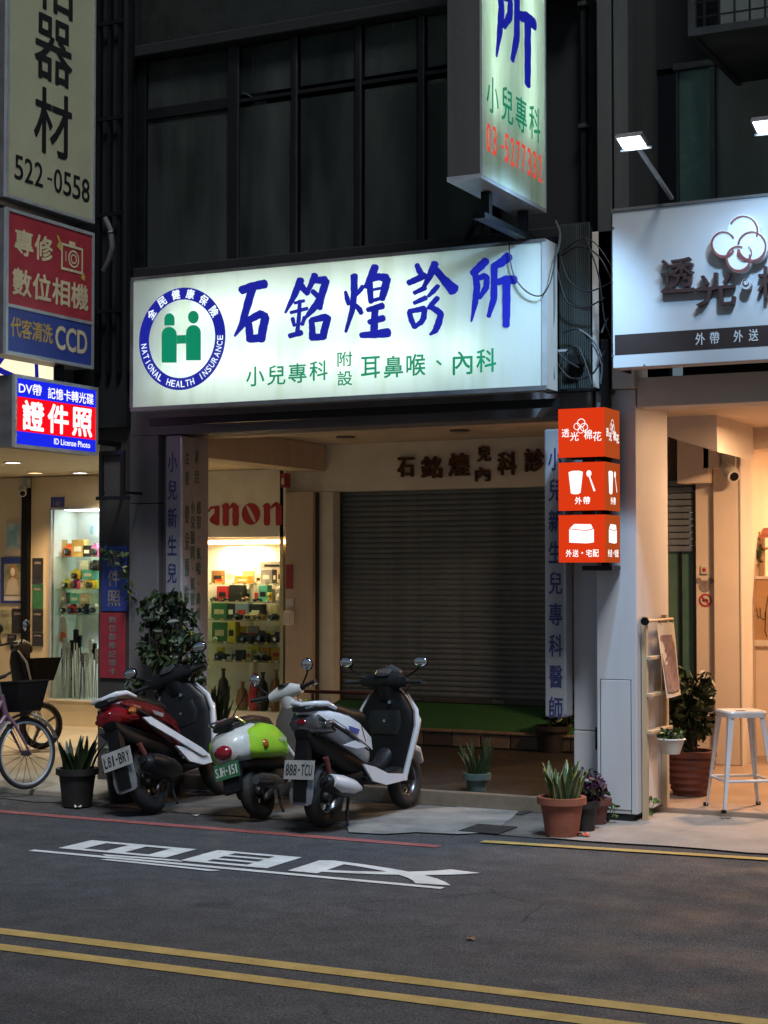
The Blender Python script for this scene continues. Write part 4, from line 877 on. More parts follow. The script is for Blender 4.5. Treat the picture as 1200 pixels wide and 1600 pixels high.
B_ming = [[(900, 190, 40), (868, 270, 34), (820, 362, 14)], [(892, 205, 34), (912, 235, 34), (938, 262, 30)], [(868, 312, 16), (918, 300, 18)], [(848, 362, 18), (935, 340, 20)], [(896, 300, 20), (890, 400, 22), (882, 470, 24)], [(858, 392, 22), (868, 430, 20)], [(922, 385, 22), (908, 425, 20)], [(842, 484, 26), (905, 466, 30)],
          [(975, 165, 36), (955, 215, 30), (930, 268, 18)], [(968, 195, 30), (1030, 192, 44)], [(1034, 196, 40), (1005, 290, 40), (960, 350, 34), (925, 390, 16)], [(962, 250, 26), (990, 275, 30)], [(1012, 300, 24), (1000, 340, 30)], [(958, 400, 30), (962, 450, 34), (962, 495, 38)], [(958, 402, 30), (1030, 385, 38), (1046, 400, 40)], [(1042, 395, 38), (1026, 450, 40), (1018, 492, 40)], [(956, 492, 36), (1022, 488, 36)]]
B_huang = [[(66, 352, 16), (76, 390, 28), (82, 420, 18)], [(112, 268, 38), (112, 360, 36), (102, 450, 30), (68, 562, 16)], [(158, 325, 26), (140, 350, 24), (124, 372, 14)], [(112, 415, 20), (140, 445, 30), (150, 466, 24)],
           [(222, 222, 42), (195, 290, 40), (172, 330, 24)], [(192, 295, 34), (196, 350, 34), (200, 408, 28)], [(195, 290, 32), (240, 275, 38), (282, 282, 46)], [(284, 285, 42), (272, 340, 42), (256, 392, 34)], [(200, 345, 14), (256, 334, 16)], [(200, 402, 20), (256, 386, 20)],
           [(182, 448, 26), (222, 438, 32), (262, 426, 36)], [(190, 512, 28), (228, 502, 34), (266, 490, 36)], [(148, 580, 30), (220, 575, 42), (292, 566, 50)], [(222, 440, 38), (220, 500, 38), (216, 572, 42)]]
B_zhen = [[(438, 212, 26), (452, 245, 34), (470, 275, 28)], [(394, 308, 30), (430, 292, 34), (482, 268, 34)], [(424, 360, 22), (482, 332, 28)], [(424, 412, 22), (486, 384, 28)], [(398, 458, 26), (410, 500, 30), (428, 538, 28)], [(398, 456, 26), (440, 448, 28), (478, 440, 32)], [(480, 442, 30), (474, 490, 32), (458, 520, 26)], [(426, 538, 24), (460, 512, 26)],
          [(534, 205, 40), (512, 260, 38), (476, 328, 22)], [(520, 216, 34), (575, 285, 42), (632, 345, 62)], [(550, 322, 24), (526, 350, 28), (498, 378, 16)], [(548, 385, 28), (516, 420, 28), (498, 440, 18)], [(506, 428, 28), (545, 452, 34), (566, 470, 34)], [(566, 468, 32), (552, 520, 38), (536, 556, 32), (508, 577, 12)]]
B_suo = [[(800, 190, 40), (768, 222, 44), (728, 258, 36)], [(742, 258, 32), (752, 330, 36), (742, 410, 32), (722, 508, 10)], [(748, 288, 26), (790, 270, 32), (806, 282, 30)], [(804, 280, 30), (800, 330, 34), (764, 386, 22)],
         [(918, 168, 50), (880, 200, 46), (836, 222, 34)], [(842, 216, 36), (842, 300, 34), (840, 390, 36), (812, 482, 22)], [(860, 304, 34), (905, 288, 42), (950, 292, 46)], [(906, 300, 42), (906, 420, 42), (904, 530, 38)]]
for st, f in ((B_shi, z5), (B_ming, z5), (B_huang, z6), (B_zhen, z6), (B_suo, z6)): obj('brush_character', brush(st, f, .0004), 'letter_blue', sg)
def px_text(parent, chars, cx, cy, wpx, hpx, plane, m, off=.03, name='character'):
    for ch, x, y in zip(chars, cx, cy):
        a, b = plane(x - wpx / 2, y + hpx / 2), plane(x + wpx / 2, y - hpx / 2)
        mb = MB(); gl_add(mb, ch, front(a.x, a.y, a.z), 0, 0, b.x - a.x, b.z - a.z, off); obj(name, mb, m, parent)
PF = lambda x, y: (lambda q: Vector((q.x, SY - .0015, q.z)))(onY(x, y, SY))
px_text(sg, '小兒專科', (399, 432, 465, 498), (588, 586, 583, 579), 28, 32, PF, 'letter_green', .012)
px_text(sg, '附設', (539, 539), (561, 591), 23, 24, PF, 'letter_green', .012)
px_text(sg, '耳鼻喉', (579, 615, 650), (574, 573, 570), 29, 35, PF, 'letter_green', .014); px_text(sg, '、', (686,), (567,), 9, 9, PF, 'letter_green', .02); px_text(sg, '內科', (723, 760), (567, 563), 30, 38, PF, 'letter_green', .014)
# health insurance emblem: ring, ring lettering, two figures
ec = onY(200 + 280 * .3, 380 + 498 * .3, SY); er = (onY(284, 380 + 232 * .3, SY).z - onY(284, 380 + 765 * .3, SY).z) / 2; ir = er * .765
ex, ez = ec.x, ec.z
obj('emblem_ring', MB().disc((ex, SY - .0012, ez), er, 'y', 64, ir), 'letter_blue', sg)
def ring_text(s, r, a0, a1, hgt, wid, m, flip, off=.02):
    n = len(s)
    for i, ch in enumerate(s):
        if ch == ' ': continue
        an = R(a0 + (a1 - a0) * i / (n - 1)); cx_, cz_ = ex + r * math.cos(an), ez + r * math.sin(an)
        rot = an - math.pi / 2 if not flip else an + math.pi / 2
        mb = MB(); gl_add(mb, ch, front(cx_ - wid / 2, SY - .0028, cz_ - hgt / 2), wid * (.4 if ch == 'I' else 0), 0, wid * (.2 if ch == 'I' else 1), hgt, off, rot=rot); obj('ring_letter', mb, m, sg)
rm = (er + ir) / 2
ring_text('全民健康保險', rm, 143, 33, .072, .072, 'letter_white_lit', False, .03)
ring_text('NATIONAL HEALTH INSURANCE', rm, 186, 358, .05, .034, 'letter_white_lit', True, .015)
def e5(x, y, k=0): return z5(x, y, k)
def poly5(pts): return MB().add([e5(x, y) for x, y in pts], [tuple(range(len(pts)))])
def dome(x0, x1, ytop, ybot, h):
    p = [(x0, ybot), (x0, ytop + h)]
    for j in range(9): a = math.pi - math.pi * j / 8; p.append(((x0 + x1) / 2 + (x1 - x0) / 2 * math.cos(a), ytop + h - h * math.sin(a)))
    return p + [(x1, ybot)]
obj('emblem_figure', poly5(dome(176, 254, 436, 622, 40) ), 'letter_green', sg); obj('emblem_figure', poly5(dome(303, 380, 426, 610, 40)), 'letter_green', sg)
obj('emblem_arm', poly5([(254.5, 480), (302.5, 478), (302.5, 522), (254.5, 524)]), 'letter_green', sg)
obj('emblem_head', poly5(dome(190, 243, 365, 428, 30)), 'letter_green', sg); obj('emblem_head', MB().add([e5(341 + 28 * math.cos(j * .314), 385 + 33 * math.sin(j * .314)) for j in range(20)], [tuple(range(20))]), 'letter_green', sg)
# fixing rails under and over the board
for z0, z1, y in ((2.93, 2.99, 11.05), (4.09, 4.13, 11.0)): box('support_rail', 'frame_dark', sg, SX0, SX1, y, y + .05, z0, z1)

# ================================================================== hanging clinic sign
BX, BX2, BY0, BY1, BZ0, BZ1 = -4.17, -4.40, 9.745, 10.905, 4.28, 8.6
bs_ = thing('hanging_sign', 'tall lit white sign jutting over the street with red phone number', 'sign', (-4.28, 10.3, 4.28))
box('face', 'acrylic_blade', bs_, BX - .005, BX, BY0 + .012, BY1 - .012, BZ0 + .03, BZ1); box('face', 'acrylic_blade', bs_, BX2, BX2 + .005, BY0 + .012, BY1 - .012, BZ0 + .03, BZ1)
box('street_end', 'column_grey', bs_, BX2, BX, BY0, BY0 + .011, BZ0 + .03, BZ1); box('wall_end', 'alu_dark', bs_, BX2, BX, BY1 - .011, BY1, BZ0 + .03, BZ1)
box('bottom_plate', 'alu', bs_, BX2 - .004, BX + .004, BY0 - .004, BY1 + .004, BZ0, BZ0 + .028); box('top_plate', 'alu', bs_, BX2, BX, BY0, BY1, BZ1, BZ1 + .03)
for y0_, y1_ in ((BY0 - .003, BY0 + .014), (BY1 - .014, BY1 + .003)): box('rim', 'alu', bs_, BX - .002, BX + .006, y0_, y1_, BZ0 + .029, BZ1)
for y in (BY0 + .26, BY1 - .28): obj('light_tube', MB().tube([(-4.285, y, 4.75), (-4.285, y, 8.5)], .016, 8), 'tube_white', bs_)
px0 = onX(775, 96, BX); 
def zs(x, y, k):   # the last character of the name, stretched tall
    u = (x - 722) / (955 - 722); v = (y - 168) / (549 - 168)
    return Vector((BX + .0015 + k, 10.01 + .70 * u, 5.79 - .73 * v))
obj('brush_character', brush(B_suo, zs, .0004), 'letter_blue', bs_)
fr = right(BX + .0015, BY0, 0)
for i, ch in enumerate('小兒專科'):
    mb = MB(); gl_add(mb, ch, fr, .10 + .25 * i, 4.745, .20, .235, .012); obj('character', mb, 'letter_green', bs_)
row(bs_, '03-5277332', fr, .10, 4.475, .98, .19, 'letter_red', .006, .38)
for y in (10.1, 10.75): box('hanger_beam', 'frame_dark', bs_, -4.32, -4.26, y, y + .05, 4.10, 4.279)
box('hanger_base', 'frame_dark', bs_, -4.33, -4.25, 10.0, 11.3, 4.08, 4.12)
obj('brace', MB().tube([(-4.3, 10.2, 4.25), (-4.95, 11.3, 4.24)], .022, 6), 'frame_dark', bs_)

# ================================================================== photo shop hanging signs
def blade(name, label, y0, y1, z0, z1, face_m, x=-8.04, dep=.22, frame='alu'):
    t = thing(name, label, 'sign', (x - dep / 2, (y0 + y1) / 2, z0))
    box('cabinet', 'alu_dark', t, x - dep, x - .004, y0 + .004, y1 - .004, z0 + .004, z1 - .004)
    f = .026
    for a in ((y0, y1, z1 - f, z1), (y0, y1, z0, z0 + f), (y0, y0 + f, z0 + f + .0002, z1 - f - .0002), (y1 - f, y1, z0 + f + .0002, z1 - f - .0002)): box('frame', frame, t, x - .02, x + .006, *a)
    if face_m: box('panel', face_m, t, x - .003, x, y0 + f + .0002, y1 - f - .0002, z0 + f + .0002, z1 - f - .0002)
    return t
t = blade('hanging_sign', 'tall unlit cream hanging sign with black characters and phone number', 9.80, 10.90, 4.565, 8.4, 'panel_cream')
fr = right(-8.038, 9.80, 0)
for ch, v0 in (('材', 5.00), ('器', 5.57), ('相', 6.12), ('照', 6.70)):
    mb = MB(); gl_add(mb, ch, fr, .33, v0, .46, .50, .016); obj('character', mb, 'ink_black', t)
row(t, '522-0558', fr, .10, 4.72, .93, .185, 'ink_black', .022, .16)
t = blade('hanging_sign', 'unlit red and blue hanging sign for camera repair', 9.81, 10.90, 3.39, 4.49, None)
box('upper_panel', 'panel_red', t, -8.043, -8.04, 9.8362, 10.8738, 3.77, 4.4638); box('lower_panel', 'panel_blue', t, -8.043, -8.04, 9.8362, 10.8738, 3.4162, 3.745); box('divider', 'alu', t, -8.043, -8.036, 9.8362, 10.8738, 3.7452, 3.7698)
fr = right(-8.038, 9.81, 0)
row(t, '專修', fr, .10, 4.16, .45, .19, 'ink_cream', .028, .1); row(t, '數位相機', fr, .08, 3.85, .93, .20, 'ink_cream', .028, .1); row(t, '代客清洗', fr, .06, 3.53, .50, .145, 'ink_gold', .02, .05); line(t, 'CCD', fr, .60, 3.50, .40, .18, 'ink_cream', .03)
cam_ = MB()
def rbar(mb, u0, u1, v0, v1): mb.add([fr[0] + AY * u + AZ * v + AX * .001 for u, v in ((u0, v0), (u1, v0), (u1, v1), (u0, v1))], [(0, 1, 2, 3)])
for q in ((.66, .94, 4.13, 4.15), (.66, .94, 4.32, 4.34), (.66, .68, 4.15, 4.32), (.92, .94, 4.15, 4.32), (.76, .84, 4.34, 4.37), (.715, .725, 4.20, 4.28)): rbar(cam_, *q)
obj('camera_outline', cam_, 'ink_cream', t); obj('lens_outline', MB().disc((-8.0365, 9.81 + .82, 4.235), .07, 'x', 24, .055), 'ink_cream', t); obj('lens_outline', MB().disc((-8.0365, 9.81 + .82, 4.235), .04, 'x', 20, .028), 'ink_cream', t)
sp = MB(); sp.add([Vector((-8.036, 9.81 + u, v)) for u, v in ((.60, 4.30), (.66, 4.27), (.665, 4.33), (.62, 4.39), (.60, 4.38), (.63, 4.34))], [tuple(range(6))]); obj('wrench', sp, 'ink_gold', t)
sp = MB(); sp.add([Vector((-8.036, 9.81 + u, v)) for u, v in ((.91, 4.10), (.96, 4.08), (.97, 4.12), (.945, 4.15))], [tuple(range(4))]); obj('wrench', sp, 'ink_gold', t)
t = blade('hanging_sign', 'brightly lit blue and red hanging sign for licence photos', 9.92, 10.96, 2.70, 3.25, None, dep=.15)
box('blue_panel', 'lit_blue', t, -8.043, -8.04, 9.9462, 10.9338, 3.085, 3.2238); box('red_panel', 'lit_red', t, -8.043, -8.04, 9.9462, 10.9338, 2.825, 3.0848); box('blue_panel', 'lit_blue', t, -8.043, -8.04, 9.9462, 10.9338, 2.7262, 2.8248)
fr = right(-8.038, 9.92, 0)
line(t, 'DV帶', fr, .05, 3.11, .27, .085, 'lit_white', .01); row(t, '記憶卡轉光碟', fr, .40, 3.105, .58, .085, 'lit_white', .012, .08); row(t, '證件照', fr, .10, 2.845, .86, .215, 'lit_white', .035, .18); line(t, 'ID License Photo', fr, .48, 2.755, .46, .045, 'lit_white', .01)
box('hanger_post', 'frame_dark', t, -8.16, -8.10, 10.55, 10.60, 3.25, 3.39); box('hanger_arm', 'frame_dark', t, -8.14, -8.10, 10.96, 11.37, 2.80, 2.84)
t = thing('shop_signboard', 'lit cream shop signboard with brush characters behind the hanging signs', 'sign', (-10, 10.95, 3.2))
box('cabinet', 'alu_dark', t, -13, -8.42, 10.905, 11.15, 2.98, 3.85); box('face', 'lit_cream', t, -12.98, -8.44, 10.90, 10.904, 3.0, 3.83)
obj('brush_character', brush([[(-9.05, 3.75, .05), (-8.95, 3.55, .06), (-9.12, 3.36, .015)], [(-9.3, 3.6, .03), (-8.95, 3.42, .05), (-8.72, 3.34, .02)], [(-9.42, 3.72, .03), (-9.4, 3.4, .045)], [(-8.62, 3.7, .03), (-8.60, 3.32, .04)]], lambda x, y, k: Vector((x, 10.898 - k, y)), .0004), 'letter_blue', t)
t = thing('vent_hose', 'curved grey conduit hanging behind the cream hanging sign', 'conduit', (-8.1, 11.0, 4.2)); obj('hose', MB().tube([(-7.98, 10.96, 4.62), (-7.93, 10.97, 4.52), (-7.92, 10.98, 4.38), (-7.96, 10.99, 4.28), (-8.02, 11.0, 4.2)], .022, 8), 'alu_dark', t, True); obj('clip', MB().torus((-7.93, 10.97, 4.5), .024, .006, 'z', 14, 6), 'steel', t)

# ================================================================== cafe
cf = thing('cafe_building', 'cafe building with warm lit ground floor right of the clinic', 'building', (-2, 11.5, 0))
box('edge_column', 'column_grey', cf, fx(967), fx(990), 11.28, 12.0, 4.25, 10.5, .008)
box('upper_recess', 'facade_dark', cf, fx(990), 6, 12.6, 12.8, 3.1, 10.5); box('slab', 'facade_dark', cf, fx(990), 6, 11.3, 12.6, 4.2, 4.3)
w0 = onY(1060, 200, 11.9); w1 = onY(1115, 200, 11.9); wt = onY(1060, 112, 11.9).z
box('window_head', 'frame_alu', cf, w0.x - .03, 6, 11.86, 11.94, wt, wt + .05, .004); box('window_post', 'frame_alu', cf, w0.x - .012, w0.x + .006, 11.88, 11.94, 4.3, wt); box('window_post', 'frame_alu', cf, w1.x - .02, w1.x + .02, 11.87, 11.94, 4.3, wt)
box('pane', 'green_glass', cf, w0.x + .007, w1.x - .021, 11.90, 11.91, 4.3, wt); box('pane', 'curtain', cf, w1.x + .021, 1, 11.90, 11.91, 4.3, wt)
box('spandrel', 'facade_dark', cf, w0.x - .4, 6, 11.95, 12.1, wt + .05, 10.5)
box('beam', 'cafe_beam', cf, -3.66, 6, 11.36, 11.62, 2.93, 3.14, .006); box('beam', 'cafe_beam', cf, -3.97, -3.661, 11.30, 11.62, 3.065, 4.2, .004)
box('soffit', 'cafe_wall', cf, -4.6, 6, 11.625, 15.4, 3.05, 3.1)
box('hidden_pier', 'plaster_tan', cf, -5.2, -4.50, 14.7, 15.4, .05, 3.05)
def cx_(px, Y=14.8): return onY(px, 900, Y).x
# haunched beams in the arcade ceiling
P = [(1042, 640), (1119, 637), (1121, 706), (1042, 682)]
obj('haunch', MB().prism([(onY(x, y, 13.4).x, onY(x, y, 13.4).z) for x, y in P], 13.4, 14.6), 'cafe_beam', cf)
a, b = onY(1042, 690, 14.3), onY(1092, 755, 14.3); box('header', 'cafe_wall', cf, a.x, b.x, 14.61, 14.9, b.z + .02, 3.05)
a, b = onY(1092, 706, 14.5), onY(1118, 760, 14.5); box('bracket_beam', 'cafe_wall', cf, a.x + .01, b.x, 14.61, 14.9, a.z - .14, 3.05)
sh = thing('roller_shutter', 'half raised narrow shutter over a green glass door by the cafe', 'shutter', (-4.35, 14.85, 2.0))
zt, zb = onY(1060, 755, 14.8).z, onY(1060, 862, 14.8).z; n = int((zt - zb) / .06)
mbx = MB().box(cx_(1042), cx_(1083), 14.82, 14.84, 0, .052, .008); me = mbx.mesh('slat', 'shutter')
for i in range(n + 1): o = put('slat', me, sh); o.location = (0, 0, zb + i * .06)
box('guide_rail', 'frame_dark', sh, cx_(1083), cx_(1087), 14.80, 14.9, .05, zt + .05)
gd = thing('glass_door', 'dark green glass door below the half raised shutter', 'door', (-4.35, 14.9, .05))
box('pane', 'green_glass', gd, cx_(1042), cx_(1059), 14.86, 14.87, .06, zb + .02); box('pane', 'green_glass', gd, cx_(1063), cx_(1083), 14.86, 14.87, .06, zb + .02); box('stile', 'frame_dark', gd, cx_(1059), cx_(1063), 14.84, 14.88, .06, zb + .02)
box('wall', 'cafe_wall', cf, cx_(1087), cx_(1118), 14.82, 15.1, .05, 3.05); box('wall', 'cafe_wall', cf, cx_(1118), cx_(1160), 14.74, 15.1, .05, 3.05, .006); box('door_head', 'cafe_wall', cf, cx_(1160), 3, 14.76, 15.1, 2.86, 3.05)
box('door_jamb', 'cafe_beam', cf, cx_(1160), cx_(1162), 14.72, 15.1, .05, 2.86)
box('interior_wall', 'cafe_wall', cf, cx_(1100), 4, 17.2, 17.3, .05, 3.2); box('interior_side', 'cafe_wall', cf, cx_(1140), cx_(1145), 15.1, 17.2, .05, 3.2); box('interior_ceiling', 'cafe_wall', cf, -5, 4, 15.1, 17.3, 3.06, 3.1); box('interior_far_side', 'cafe_wall', cf, 3.0, 3.1, 11.7, 17.2, .05, 3.1)
for i, (x, y, lab) in enumerate(((-2.3, 16.1, 'warm ceiling lamp inside the cafe room'), (-2.75, 13.3, 'warm ceiling lamp under the cafe arcade'))):
    t = thing('ceiling_lamp', lab, 'lamp', (x, y, 3.05), 'cafe ceiling lamps'); obj('rim', MB().lathe([(.16, 0), (.17, -.05), (.15, -.06)], (x, y, 3.049), 24), 'pot_white', t, True); obj('lens', MB().lathe([(0, -.055), (.15, -.055)], (x, y, 3.049), 24), 'lamp_warm', t)
    light('ceiling_lamp_light', 'AREA', (x, y, 2.97), 33 if i == 0 else 29, (1, .58, .30), t, .3, (0, 0, 0))
# counter with line drawing, shelf, plant, table
ct = thing('cafe_counter', 'pale counter front with a line drawing inside the cafe', 'counter', (-3.3, 15.6, .05))
q = onY(1166, 905, 15.6); q2 = onY(1200, 1000, 15.6); box('front_board', 'wood_tan', ct, q.x, q.x + 2.5, 15.6, 15.64, q2.z, q.z); box('ledge', 'cafe_beam', ct, q.x, q.x + 2.5, 15.57, 16.2, q2.z - .06, q2.z - .001, .006); box('base', 'cafe_wall', ct, q.x, q.x + 2.5, 15.62, 16.2, .05, q2.z - .061); box('top', 'cafe_beam', ct, q.x, q.x + 2.5, 15.58, 16.2, q.z, q.z + .03, .004)
def dl(pts): obj('drawn_line', MB().tube([(lambda v: (v.x, 15.597, v.z))(onY(900 + x / 3.81, 900 + y / 3.81, 15.597)) for x, y in pts], .004, 5), 'ink_black', ct)
dl([(1050, 250), (1075, 190), (1085, 255)]); dl([(1075, 235), (1120, 262)]); dl([(1095, 190), (1098, 250), (1125, 260), (1125, 215)]); dl([(1143, 120), (1130, 200), (1125, 330), (1135, 360)])
t = thing('wooden_rack', 'small wooden rack on the cafe counter', 'rack', (-3.2, 15.8, 1.7)); q3 = onY(1184, 893, 15.75); zc = q.z + .031
for x in (q3.x, q3.x + .45): box('post', 'wood_tan', t, x, x + .025, 15.75, 15.95, zc, zc + .42)
box('board', 'wood_tan', t, q3.x + .026, q3.x + .449, 15.75, 15.95, zc + .25, zc + .27); obj('awning', MB().add([(q3.x - .02, 15.70, zc + .36), (q3.x + .5, 15.70, zc + .36), (q3.x + .5, 15.95, zc + .46), (q3.x - .02, 15.95, zc + .46)], [(0, 1, 2, 3)]), 'terracotta', t)
def leafy(t, c, r, n, m, size, name='foliage', seed=1, flat=.9, mats=None, up=0.2):
    g = random.Random(seed); mb = MB(); ms = mats or [m]
    for i in range(n):
        d = Vector((g.gauss(0, 1), g.gauss(0, 1), g.gauss(0, 1))).normalized(); rad = g.random() ** .45
        p = Vector(c) + Vector((d.x * r[0], d.y * r[1], d.z * r[2])) * rad
        nrm = (d * .6 + Vector((g.gauss(0, .5), g.gauss(0, .5), g.gauss(0, .4) + up))).normalized(); a = nrm.orthogonal().normalized()
        a = (Matrix.Rotation(g.uniform(0, 6.28), 3, nrm) @ a); b = nrm.cross(a); s = size * g.uniform(.6, 1.3); mb.cur = g.choices(range(len(ms)), weights=[6, 3, 1][:len(ms)])[0]
        mb.add([p - a * s, p - a * s * .35 + b * s * .45 + nrm * s * .1, p + a * s * .5 + b * s * .38, p + a * s * 1.05 - nrm * s * .15, p + a * s * .5 - b * s * .38, p - a * s * .35 - b * s * .45 + nrm * s * .1], [(0, 1, 2, 3), (0, 3, 4, 5)])
    return stuff(obj(name, mb, ms, t))
t = thing('potted_plant', 'tiny green plant in a dark pot on the cafe counter', 'plant', (-3.4, 15.7, 1.6)); pq = onY(1174, 893, 15.7); obj('pot', MB().lathe([(0, 0), (.05, 0), (.065, .11), (.055, .11), (.05, .09), (0, .09)], (pq.x, 15.72, zc), 16), 'pot_black', t, True); leafy(t, (pq.x, 15.72, zc + .22), (.12, .10, .12), 160, 'leaf_mid', .03, seed=3)
t = thing('round_table', 'white round cafe table at the right edge of the photo', 'table', (-3.0, 13.9, .05)); tq = onZ(1210, 1050, .80); obj('top', MB().lathe([(0, .785), (.28, .785), (.30, .795), (.29, .81), (0, .81)], (tq.x + .05, tq.y, 0), 32), 'pot_white', t, True); obj('stem', MB().tube([(tq.x + .05, tq.y, .06), (tq.x + .05, tq.y, .785)], .03, 12), 'black_metal', t); obj('base', MB().lathe([(0, .052), (.2, .052), (.2, .07), (0, .08)], (tq.x + .05, tq.y, 0), 24), 'black_metal', t)
q = onY(1143, 735, 14.7); cctv('white security camera on the cafe wall', (q.x - .02, 14.67, q.z), 'pot_white', 1.3)
t = thing('door_panel_unit', 'small intercom unit above a grey silhouette sticker on the cafe wall', 'intercom', (-4.1, 14.8, 1.5)); a, b = onY(1095, 884, 14.81), onY(1106, 897, 14.81); box('case', 'paper', t, a.x, b.x, 14.80, 14.82, b.z, a.z, .004); obj('button', MB().disc(((a.x + b.x) / 2, 14.798, (a.z + b.z) / 2), .018, 'y', 14), 'ink_red', t)
for dx, dz, r_ in ((0, -.17, .055), (-.055, -.12, .028), (.055, -.12, .028)): obj('sticker', MB().disc(((a.x + b.x) / 2 + dx, 14.816 - abs(dx) * .02, b.z + dz + .06), r_, 'y', 18), 'ink_grey', t)
t = thing('prohibition_sign', 'round red no entry sticker on the cafe wall', 'sticker', (-4.1, 14.8, 1.4)); p = onY(1102, 938, 14.815); obj('disc', MB().disc((p.x, 14.817, p.z), .055, 'y', 24), 'paper', t); obj('ring', MB().disc((p.x, 14.815, p.z), .06, 'y', 28, .044), 'ink_red', t)
obj('bar', MB().add([(p.x - .04, 14.813, p.z + .03), (p.x - .03, 14.813, p.z + .04), (p.x + .04, 14.813, p.z - .03), (p.x + .03, 14.813, p.z - .04)], [(0, 1, 2, 3)]), 'ink_red', t); obj('mark', MB().ball((p.x, 14.8145, p.z), (.03, .001, .013), 8, 5), 'ink_black', t)

# cafe signboard with raised characters
cs = thing('cafe_signboard', 'white cafe signboard with raised dark characters and a brown band', 'sign', (-2.6, 10.9, 3.14))
CX0 = onY(957, 450, 10.8).x
box('panel', 'sign_white', cs, CX0, 3, 10.8, 10.95, 3.145, 4.215, .004); box('trim', 'alu_dark', cs, CX0 - .004, 3, 10.792, 10.96, 4.2155, 4.235); box('back_frame', 'sign_brown', cs, CX0 - .015, CX0 - .0005, 10.82, 11.2, 3.15, 4.2)
ba, bb = onY(930 + 138 * .225, 320 + 1040 * .225, 10.798), onY(930 + 138 * .225, 320 + 905 * .225, 10.798)
box('band', 'sign_brown', cs, ba.x, 2.9, 10.796, 10.7995, ba.z, bb.z)
def c3(x, y): return onY(930 + x * .225, 320 + y * .225, 10.797)
for ch, x0, x1, y0, y1 in (('外', 698, 762, 888, 975), ('帶', 798, 862, 882, 968), ('外', 962, 1026, 870, 956), ('送', 1068, 1132, 862, 948)):
    a, b = c3(x0, y1), c3(x1, y0); line(cs, ch, front(a.x, 10.794, a.z), 0, 0, b.x - a.x, b.z - a.z, 'ink_white', .014, 'character')
for ch, x0, x1, y0, y1 in (('透', 470, 690, 368, 625), ('光', 715, 980, 468, 715), ('棉', 1140, 1370, 420, 660), ('花', 1390, 1620, 400, 640)):
    a, b = c3(x0, y1), c3(x1, y0); line(cs, ch, front(a.x, 10.79, a.z), 0, 0, b.x - a.x, b.z - a.z, 'letter_brown', .012, 'raised_character', depth=.032)
# long joining stroke of the first two characters
P = [c3(x, y) for x, y in ((480, 600), (640, 590), (840, 582), (840, 598), (640, 612), (480, 622))]; obj('joining_stroke', MB().prism([(p.x, p.z) for p in P], 10.757, 10.79), 'letter_brown', cs)
# petal logo
def loop3(cx, cy, r, w_, a0=0, a1=360, m='logo_red', d=.0):
    mb = MB(); n = 36; L1 = []; L2 = []
    for j in range(n + 1):
        a = R(a0 + (a1 - a0) * j / n); ww = w_ * (.45 + .55 * abs(math.sin(a * .5 + .6)))
        p = c3(cx + (r + ww / 2) * math.cos(a), cy + (r * 1.05 + ww / 2) * math.sin(a)); q = c3(cx + (r - ww / 2) * math.cos(a), cy + (r * 1.05 - ww / 2) * math.sin(a))
        L1.append((p.x, 10.738 - d, p.z)); L2.append((q.x, 10.738 - d, q.z))
    mb.add(L1 + L2, [(j, j + 1, n + 2 + j, n + 1 + j) for j in range(n)]); obj('petal_outline', mb, m, cs)
def blob(cx, cy, r, d0, d1, m):
    P = [c3(cx + r * math.cos(2 * math.pi * j / 30), cy + r * 1.05 * math.sin(2 * math.pi * j / 30)) for j in range(30)]; obj('petal', MB().prism([(p.x, p.z) for p in P], d0, d1), m, cs)
pet = [(1045, 195, 112), (908, 285, 92), (1105, 300, 108), (1012, 385, 92)]
for i, (x, y, r) in enumerate(pet): blob(x, y, r, 10.74 + i * .0006, 10.795, 'petal_white'); loop3(x, y, r * .88, 17, [-150, 30, -170, -20][i] , [20, 330, 170, 290][i], d=i * .0006 + .003)
loop3(1055, 345, 48, 10, -60, 200, d=.006)
blob(1062, 560, 34, 10.74, 10.795, 'sign_white'); loop3(1062, 550, 20, 8, 0, 300, 'letter_brown', .002)
for x, y in ((127, 160), (122, 1048), (342, 1116)): p = c3(x, y); obj('screw', MB().lathe([(0, -.004), (.008, -.004), (.008, 0)], (p.x, 10.798, p.z), 10, 'y'), 'alu_dark', cs)

# LED floodlights over the cafe signboard
def flood(label, base, tip, power, tgt, cone, blend):
    t = thing('floodlight', label, 'lamp', base, 'floodlights over the cafe signboard')
    base, tip = Vector(base), Vector(tip); d = (tip - base).normalized()
    obj('arm', MB().tube([base, tip], .016, 4), 'alu', t)
    h = tip + Vector((0, -.02, .02)); y0, y1 = h.y - .11, h.y + .04; x0, x1 = h.x - .10, h.x + .075
    hd = obj('housing', MB().prism([(y0, h.z + .005), (y1, h.z - .035), (y1, h.z - .01), (y0 + .03, h.z + .035)], x0, x1, 'x'), 'alu_dark', t)
    obj('lens', MB().add([(x0 + .012, y0 + .012, h.z + .0000), (x1 - .012, y0 + .012, h.z + .0000), (x1 - .012, y1 - .012, h.z - .0340), (x0 + .012, y1 - .012, h.z - .0340)], [(0, 1, 2, 3)]), 'led', hd)
    obj('visor', MB().box(x0 - .01, x1 + .02, y1 - .005, y1 + .01, h.z - .05, h.z - .034), 'alu', t)
    tgt = Vector(tgt); L = light('floodlight_beam', 'SPOT', (h.x - .02, h.y - .04, h.z - .06), power, (.40, .68, 1), t, .06, None, cone, blend)
    L.rotation_euler = (tgt - Vector(L.location)).to_track_quat('-Z', 'Y').to_euler()
b0 = onY(1050, 310, 10.93)
flood('LED floodlight over the left end of the cafe signboard', (b0.x, 10.93, b0.z), tuple(onX(994, 226, b0.x)), 92, (-6.3, 10.5, 0.4), R(106), 1.0)
